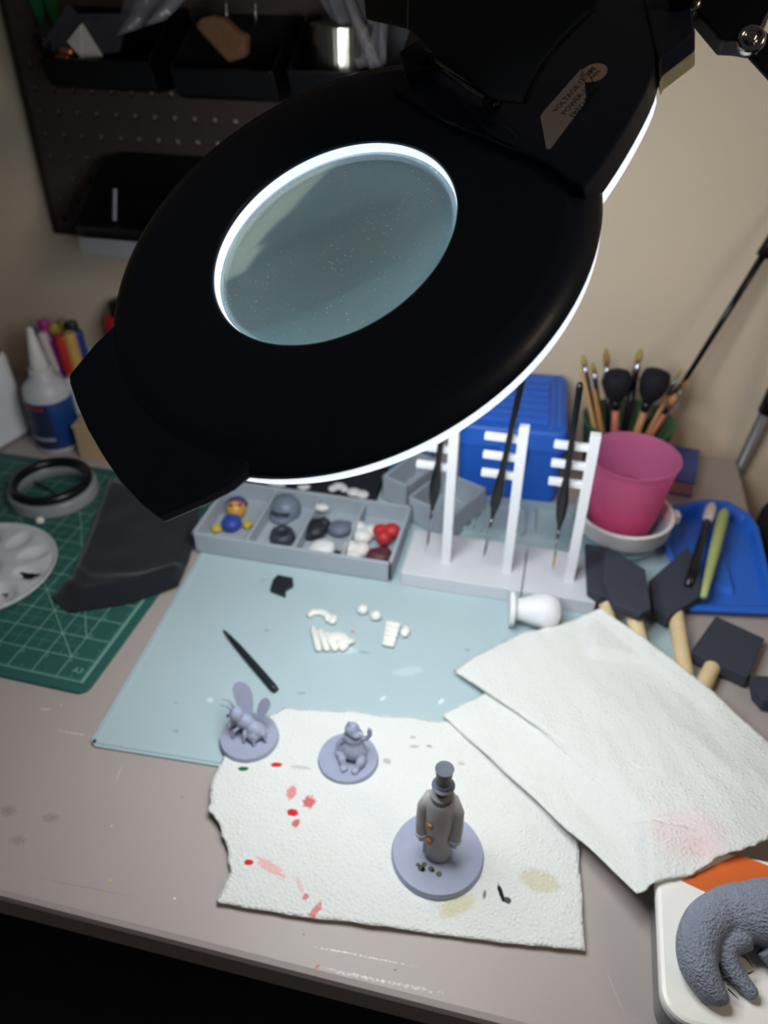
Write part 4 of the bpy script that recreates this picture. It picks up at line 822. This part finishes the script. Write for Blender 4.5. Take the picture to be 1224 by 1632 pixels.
# glue bottle
go2 = Vector((-62.0, 78.0, 0)); gb = thing('glue_bottle', 'white glue bottle with blue label and long pointed nozzle', 'bottle', go2); gb.scale = (.84, .84, .94)
m_bw = mat('bottle_white', (206, 204, 206), .4)
MB().lathe([(.01, 0), (3.1, 0), (3.35, .3), (3.4, 8.2), (3.2, 9.2), (2.2, 10.2), (1.75, 10.6), (1.7, 11.8), (.01, 11.9)], n=40).build('body', m_bw, gb, smooth=True)
lb = MB().lathe([(3.36, .8), (3.44, .9), (3.46, 7.6), (3.4, 7.7)], n=40).build('label', mat('label_blue', (24, 66, 132), .4, var=.1, vscale=30), gb, smooth=True)
m_nv = mat('label_navy', (44, 50, 80), .5); m_rd = mat('label_red', (150, 56, 60), .5); m_lt = mat('label_pale', (150, 160, 186), .5)
def arcpatch(name, r, a0_, a1_, z0, z1, m, par):
    P = [[(r*cos(radians(a0_+(a1_-a0_)*i/12)), r*sin(radians(a0_+(a1_-a0_)*i/12)), z) for i in range(13)] for z in (z0, z1)]
    MB().patch(P).build(name, m, par, smooth=True)
arcpatch('label_panel', 3.49, 215, 300, 1.0, 6.6, m_nv, lb); arcpatch('label_heading', 3.49, 215, 298, 6.7, 7.5, mat('label_dark', (40, 28, 44), .5), lb); arcpatch('label_stripe', 3.51, 225, 290, 6.85, 7.3, m_rd, lb); arcpatch('label_stripe', 3.51, 232, 300, 2.2, 2.7, m_lt, lb)
MB().lathe([(.01, 11.8), (1.35, 11.8), (1.3, 12.2), (.45, 17.2), (.01, 17.4)], n=28).build('nozzle', mat('nozzle_white', (222, 218, 208), .4), gb, smooth=True)
# marker cup and markers
mo = Vector((-60.9, 84.5, 0)); mc = thing('marker_cup', 'white cup with black speckled pattern holding coloured markers', 'cup', mo)
m_cup = mat('speckled_cup', (206, 204, 206), .5); nt = m_cup.node_tree; v = nt.nodes.new('ShaderNodeTexVoronoi'); v.inputs['Scale'].default_value = 95; tc = nt.nodes.new('ShaderNodeTexCoord'); nt.links.new(tc.outputs['Object'], v.inputs['Vector'])
r_ = nt.nodes.new('ShaderNodeValToRGB'); r_.color_ramp.elements[0].position = .30; r_.color_ramp.elements[0].color = lin((34, 34, 38)); r_.color_ramp.elements[1].position = .36; r_.color_ramp.elements[1].color = lin((206, 204, 206)); nt.links.new(v.outputs['Distance'], r_.inputs[0]); nt.links.new(r_.outputs[0], nt.nodes['Principled BSDF'].inputs['Base Color'])
MB().lathe([(.01, 0), (4.1, 0), (4.4, .3), (4.6, 8.6), (4.45, 8.8), (4.3, 8.5), (4.1, .6), (.01, .5)], n=48).build('wall', m_cup, mc, smooth=True)
MK = [('purple', (132, 30, 122), 76, 536, 82.6, .6), ('crimson', (150, 26, 40), 86, 534, 84.3, .5), ('orange-red', (198, 48, 44), 96, 534, 82.2, .6), ('tan', (204, 164, 92), 110, 530, 82.4, .6), ('royal blue', (44, 58, 140), 122, 526, 83.6, .55),
      ('grey', (92, 88, 100), 62, 532, 83.4, .55), ('sky blue', (40, 84, 152), 50, 522, 84.2, .5), ('magenta', (178, 40, 140), 67, 510, 85.8, .6), ('yellow', (170, 150, 60), 84, 516, 86, .55), ('ochre', (128, 104, 44), 96, 510, 87, .5), ('dark green', (20, 48, 44), 112, 512, 86.6, .65), ('white-capped', (204, 196, 190), 66, 530, 82.0, .5)]
for i, (nm, c, px, py, Y, r) in enumerate(MK):
    tip = W(px, py, Y); f = Vector((mo.x+(tip.x-mo.x)*.55, mo.y+(tip.y-mo.y)*.55, .6)); v = tip-f; r *= 1.3; t = thing('marker', nm+' marker pen standing in the speckled cup', 'marker', f)
    m1 = mat('marker_'+nm, c, .35)
    MB().tube([v*0, v*.62], r*.95, 14).build('barrel', mat('marker_body', (180, 176, 178), .4) if i % 3 else m1, t); MB().tube([v*.6, v*.62, v*.97, v], [r*.98, r*1.08, r*1.0, r*.8], 14).build('cap', m1, t)
# red capped bottle, wooden block, white machine
ro3 = Vector((-57.6, 91.7, 0)); rb = thing('red_capped_bottle', 'grey bottle with red cap and black tip behind the markers', 'bottle', ro3)
MB().lathe([(.01, 0), (2.9, 0), (3.1, .4), (3.1, 7.6), (2.7, 9.2), (.01, 9.3)], n=36).build('body', mat('bottle_grey', (176, 178, 180), .4), rb, smooth=True)
MB().lathe([(.01, 9.1), (2.75, 9.1), (2.85, 9.4), (2.75, 12.6), (2.4, 13.0), (.01, 13.1)], n=36).build('cap', mat('red_cap', (190, 36, 52), .35), rb, smooth=True)
MB().lathe([(.01, 13.0), (1.7, 13.0), (1.75, 13.2), (1.6, 14.8), (.01, 15.0)], n=28).build('tip', mat('black_gloss', (16, 17, 22), .3), rb, smooth=True)
wk = thing('wooden_box', 'small tan wooden box behind the lamp grip next to the glue bottle', 'box', (-54.6, 78.6, 0), 6)
MB().box((0, 0, 2.2), (6.5, 6, 4.4)).build('body', mat('tan_wood', (190, 164, 126), .6, stretch=(.2, 1, 1)), wk, bevel=.1); MB().box((0, 0, 4.65), (6.7, 6.2, .5)).build('lid', mat('tan_wood', (190, 164, 126), .6), wk, bevel=.1)
mx_ = thing('desk_machine', 'white rounded appliance with dark top at the desk end', 'appliance', (-79.4, 76, 0), -14)
MB().prism(rrect(-11, -12, 11, 7.5, 2.0, 6), .3, 11.5, inset=.04).build('body', mat('appliance_white', (252, 251, 254), .4, var=.02), mx_, bevel=.5)
MB().prism(rrect(-10.5, -11.5, 10.3, 7, 1.8, 6), 11.5, 16.5, inset=.18).build('top_cover', mat('appliance_dark', (34, 33, 46), .3), mx_, bevel=.5)
MB().prism(rrect(-10, -11, 10, 6.5, 1.5, 6), 0.0, .32).build('foot_plate', m_blk2, mx_)
MB().tube([(10.75, -6+.0, 4.5), (10.9, -5.2, 6.8), (10.8, -4.6, 8.6)], .3, 8).build('handle_mark', mat('appliance_pale', (214, 213, 220), .4), mx_, smooth=True)

db = thing('lens_dark_crate', 'unseen dark grey crate added behind the lamp head to darken the lens view', 'crate', (-31, 90, 0))  # unseen crate, added so the lens has a dark mass to show
m_cr = mat('crate_dark', (46, 50, 58), .6, var=.1, vscale=30)
MB().prism(rrect(-10, -3.6, 9.5, 3.8, .8), .02, 20.5, inset=-.02).build('body', m_cr, db, bevel=.2)
MB().prism(rrect(-10.5, -4.1, 10.0, 4.3, .9), 20.5, 22.4, inset=.02).build('lid', m_cr, db, bevel=.25)
for s_ in (-1, 1): MB().box((s_*10.2, 0, 18.4), (.9, 3.6, 1.6)).build('latch', m_cr, db, bevel=.15)
# =================================================================== pegboard, its bins and what they hold
PX0, PZ0 = -65.8, 23.9; NPX, NPZ = 24, 18; PY = 94.7
pg = thing('pegboard', 'dark brown pegboard with rows of round holes hung on the wall', 'pegboard', (PX0, PY, PZ0))
m_pg = mat('hardboard', (68, 56, 52), .8, var=.1, vscale=50, bump=.2, bscale=500)
b = MB(); hole_r = .37; ofx, ofz = 1.45, 1.2
xs0 = -57.76; hx0 = (xs0-PX0) % 2.54; hz0 = (39.4-PZ0) % 2.54
n8 = 8
for i in range(NPX):
    for j in range(NPZ):
        cx = hx0+i*2.54; cz = hz0+j*2.54; q = 1.27
        sq = []
        for k in range(n8):
            a = 2*pi*k/n8; ca, sa = cos(a), sin(a); s_ = q/max(abs(ca), abs(sa)); sq.append((cx+ca*s_, 0, cz+sa*s_))
        ci = [(cx+hole_r*cos(2*pi*k/n8), 0, cz+hole_r*sin(2*pi*k/n8)) for k in range(n8)]
        bk_ = [(x, .35, z) for x, y, z in ci]
        b.add(sq+ci+bk_, [(k, (k+1) % n8, n8+(k+1) % n8, n8+k) for k in range(n8)]+[(n8+k, n8+(k+1) % n8, 2*n8+(k+1) % n8, 2*n8+k) for k in range(n8)])
xa, xb, za, zb = hx0-1.27, hx0+(NPX-.5)*2.54, hz0-1.27, hz0+(NPZ-.5)*2.54
b.build('board', m_pg, pg)
for (c, dd) in ((((xa+xb)/2, .35, za-.35), (xb-xa+1.4, 1.0, .7)), (((xa+xb)/2, .35, zb+.35), (xb-xa+1.4, 1.0, .7)), ((xa-.35, .35, (za+zb)/2), (.7, 1.0, zb-za)), ((xb+.35, .35, (za+zb)/2), (.7, 1.0, zb-za))):
    MB().box(c, dd).build('edge_strip', mat('hardboard_edge', (42, 34, 31), .8), pg)
for (x, z) in ((xa+.9, za+.9), (xb-.9, za+.9), (xa+.9, zb-.9), (xb-.9, zb-.9)):
    MB().tube([(x, .2, z), (x, 1.78, z)], .5, 12).build('standoff', m_blk2, pg)
m_bin = mat('black_bin', (6, 6, 10), .35, var=.1)
def hang_bin(label, x, z, wx, dp, h, hf):
    t = thing('hanging_bin', label, 'bin', (x, PY-.1, z)); k = .25; w2 = wx/2
    side = [(0, 0), (0, h), (-dp*.35, h), (-dp, hf), (-dp*.9, .5), (-dp*.8, 0)]
    MS = Matrix(((0, 0, 1, 0), (1, 0, 0, 0), (0, 1, 0, 0), (0, 0, 0, 1)))
    for s in (-1, 1): MB().prism(side, s*w2-k/2, s*w2+k/2, M=MS).build('side', m_bin, t, bevel=.06)
    MB().prism([(0, 0), (-dp*.8, 0), (-dp*.8, k), (0, k)], -w2, w2, M=MS).build('bottom', m_bin, t)
    MB().prism([(-dp, hf), (-dp*.9, .5), (-dp*.8, 0), (-dp*.8+.2, .2), (-dp*.9+.3, .6), (-dp+.3, hf)], -w2, w2, M=MS).build('front', m_bin, t)
    MB().prism([(0, 0), (-k, 0), (-k, h), (0, h)], -w2, w2, M=MS).build('back', m_bin, t)
    MB().prism([(-dp-.35, hf-.1), (-dp-.35, hf+.15), (-dp+.3, hf+.15), (-dp+.3, hf-.1)], -w2, w2, M=MS).build('lip', m_bin, t, bevel=.06)
    return t
hang_bin('black hanging bin holding a zip bag and white card', -50.3, 41.0, 12.2, 11.0, 7.0, 3.0)
hang_bin('black hanging bin holding a brown sponge', -36.4, 40.6, 10.8, 11.0, 7.0, 3.0)
hang_bin('black hanging bin holding a silver tin', -23.8, 40.8, 11.0, 11.0, 7.0, 3.0)
lowbin = hang_bin('low wide black bin hanging at the pegboard bottom', -46.2, 25.0, 17.6, 13.5, 8, 3.0)
MB().box((0, -13.2, .5), (17.4, .3, 2.0)).build('clear_lip', mat('clear_lip', (176, 178, 186), .15, trans=.5), lowbin, bevel=.1)
MB().tube([(-4.2, -12.4, 3.4), (-4.0, -11.4, 6.6)], .22, 8).build('divider_edge', mat('clear_lip', (176, 178, 186), .15), lowbin)
# contents
o = W(128, 92, 86); cd_ = thing('white_card', 'folded white card sticking out of the hanging bin', 'card', (o.x, 85.6, 42.2))
def xz(px, py, Y, o_): p = W(px, py, Y)-Vector(o_); return (p.x, p.z)
MX = Matrix(((1, 0, 0, 0), (0, 0, -1, 0), (0, 1, 0, 0), (0, 0, 0, 1)))
oo = (o.x, 85.6, 42.2)
MB().prism([xz(130, 38, 85.6, oo), xz(108, 66, 85.6, oo), xz(130, 92, 85.6, oo)], -.15, .15, M=MX).build('panel', mat('card_white', (206, 202, 200), .6), cd_); MB().prism([xz(130, 38, 85.6, oo), xz(130, 92, 85.6, oo), xz(162, 90, 85.6, oo)], -.3, 0, M=MX).build('panel', mat('card_white', (206, 202, 200), .6), cd_)
oo = (-53.6, 86.2, 42.4)
zb_ = thing('zip_bag', 'dark translucent zip bag leaning in the hanging bin', 'bag', oo)
m_bag = mat('smoky_bag', (88, 86, 96), .2, alpha=.45, trans=.2, var=.2, vscale=60)
MB().prism([xz(119, 4, 87.5, oo), xz(78, 70, 87.5, oo), xz(92, 80, 87.5, oo), xz(134, 20, 87.5, oo)], -.1, .1, M=MX).build('seal_strip', m_bag, zb_); MB().prism([xz(134, 20, 87.5, oo), xz(92, 80, 87.5, oo), xz(110, 92, 87.5, oo), xz(200, 80, 87.5, oo), xz(215, 20, 87.5, oo)], -.06, .06, M=MX).build('pouch', m_bag, zb_)
o = W(103, 78, 85.5); tag(MB().ell((o.x, 85.6, o.z-.3), (.9, .5, .55)).ell((o.x-.5, 85.4, o.z-.8), (.9, .4, .3)).build('copper_clip', mat('copper', (196, 124, 84), .3, metal=.8), o=(o.x, 85.6, o.z-1.1), smooth=True), 'small copper clip inside the zip bag', 'clip')
oo = (-38.6, 88, 42.4)
tag(MB().prism([(p.x, p.z) for p in (W(x, y, 87.2) for x, y in ((315, 42), (322, 28), (340, 24), (358, 28), (380, 48), (396, 56), (394, 90), (368, 100)))], -88.1, -86.4, M=MX).build('sponge', mat('brown_sponge', (118, 84, 60), .95, bump=.8, bscale=300), o=(-36.3, 87.2, 42.4), bevel=.35), 'brown sponge block sticking out of the hanging bin', 'sponge')
tn = thing('silver_tin', 'round silver tin standing in the hanging bin', 'tin', (-25.2, 88.9, 41.3))
MB().lathe([(.01, 0), (3.1, 0), (3.1, 4.6), (.01, 4.6)], n=40).build('body', mat('tin_metal', (188, 184, 170), .25, metal=1), tn, smooth=False); MB().lathe([(3.0, 4.4), (3.25, 4.4), (3.25, 6.0), (3.1, 6.2), (.01, 6.1)], n=40).build('lid', mat('tin_metal', (188, 184, 170), .25, metal=1), tn)
m_clr = mat('clear_film', (150, 150, 158), .15, alpha=.35, var=.3, vscale=25, stretch=(1, 1, .15))
def film(name, label, pts, y):
    b = MB(); n = 14; P = []
    for j in range(n+1):
        v = j/n; L_ = pts[0].lerp(pts[3], v); R_ = pts[1].lerp(pts[2], v); P.append([L_.lerp(R_, i/10)+Vector((0, .5*sin(i*1.3+v*2)+.3*noise.noise(Vector((i*.5, j*.4, y))), 0)) for i in range(11)])
    b.patch(P); tag(b.build(name, m_clr, o=pts[3], smooth=True, solid=.04), label, 'bag')
film('plastic_sleeve', 'long clear plastic sleeve hanging beside the silver tin', [W(488, -40, 88), W(548, -40, 87), W(606, 108, 86), W(566, 108, 87)], 1)
film('plastic_sleeve', 'narrow clear plastic sleeve with bright folded edge by the lamp cover', [W(556, -40, 90), W(622, -40, 89), W(612, 104, 88), W(600, 106, 88.5)], 5)
film('plastic_pouch', 'crumpled clear pouch lying over the zip bag bin', [W(205, -40, 88), W(330, -40, 88), W(262, 32, 86), W(180, 60, 86)], 8)
for i, (px, x2, lb_) in enumerate(((362, 366, 'bent steel peg hook above the sponge nearest the zip bag bin'), (408, 411, 'bent steel peg hook above the sponge nearest the silver tin'))):
    a = W(px, 45, 88); b_ = W(x2, -30, 93.5); tag(MB().tube([a, a+Vector((0, .3, 2.5)), a.lerp(b_, .7)+Vector((0, 0, 1.5)), Vector((b_.x, PY-.1, b_.z+1))], .16, 8).build('peg_hook', mat('steel_hook', (150, 150, 152), .3, metal=1), o=(b_.x, PY-.1, b_.z), smooth=True), lb_, 'hook', 'steel peg hooks above the sponge bin')
tag(MB().lathe([(.35, 0), (.75, 0), (.8, .25), (.45, .4), (.35, .3)], n=20, closed=True, M=Matrix.Translation((W(65, 66, PY).x, PY-.02, W(65, 66, PY).z)) @ Matrix.Rotation(radians(90), 4, 'X')).build('screw_washer', mat('dark_steel', (70, 70, 72), .35, metal=1), o=(W(65, 66, PY).x, PY, W(65, 66, PY).z), smooth=True), 'round steel screw washer near the pegboard corner', 'screw')
for i, (x0_, x1_, yb) in enumerate(((38, 60, 43), (60, 84, 40))):
    c = W((x0_+x1_)/2, -10, PY-1.2); wv = (W(x1_, 0, PY-1.2)-W(x0_, 0, PY-1.2)).length/2; tipz = W((x0_+x1_)/2, yb, PY-1.2).z
    H_ = c.z+5-tipz; pr = [(0, 0), (.5, .12), (.9, .3), (1, .5), (.8, .8), (0, 1)]
    poly = [(c.x+u*wv, tipz+v*H_) for u, v in pr]+[(c.x-u*wv, tipz+v*H_) for u, v in pr[-2:0:-1]]
    tag(MB().prism(poly, -(PY-.05), -(PY-.6), M=MX).build('green_tag', mat('green_tag', (30, 104, 58), .5), o=(c.x, PY-.3, tipz), bevel=.08), ('pointed green plastic leaf tag nearest the pegboard edge', 'pointed green plastic leaf tag nearest the zip bag')[i], 'tag', 'green leaf tags')
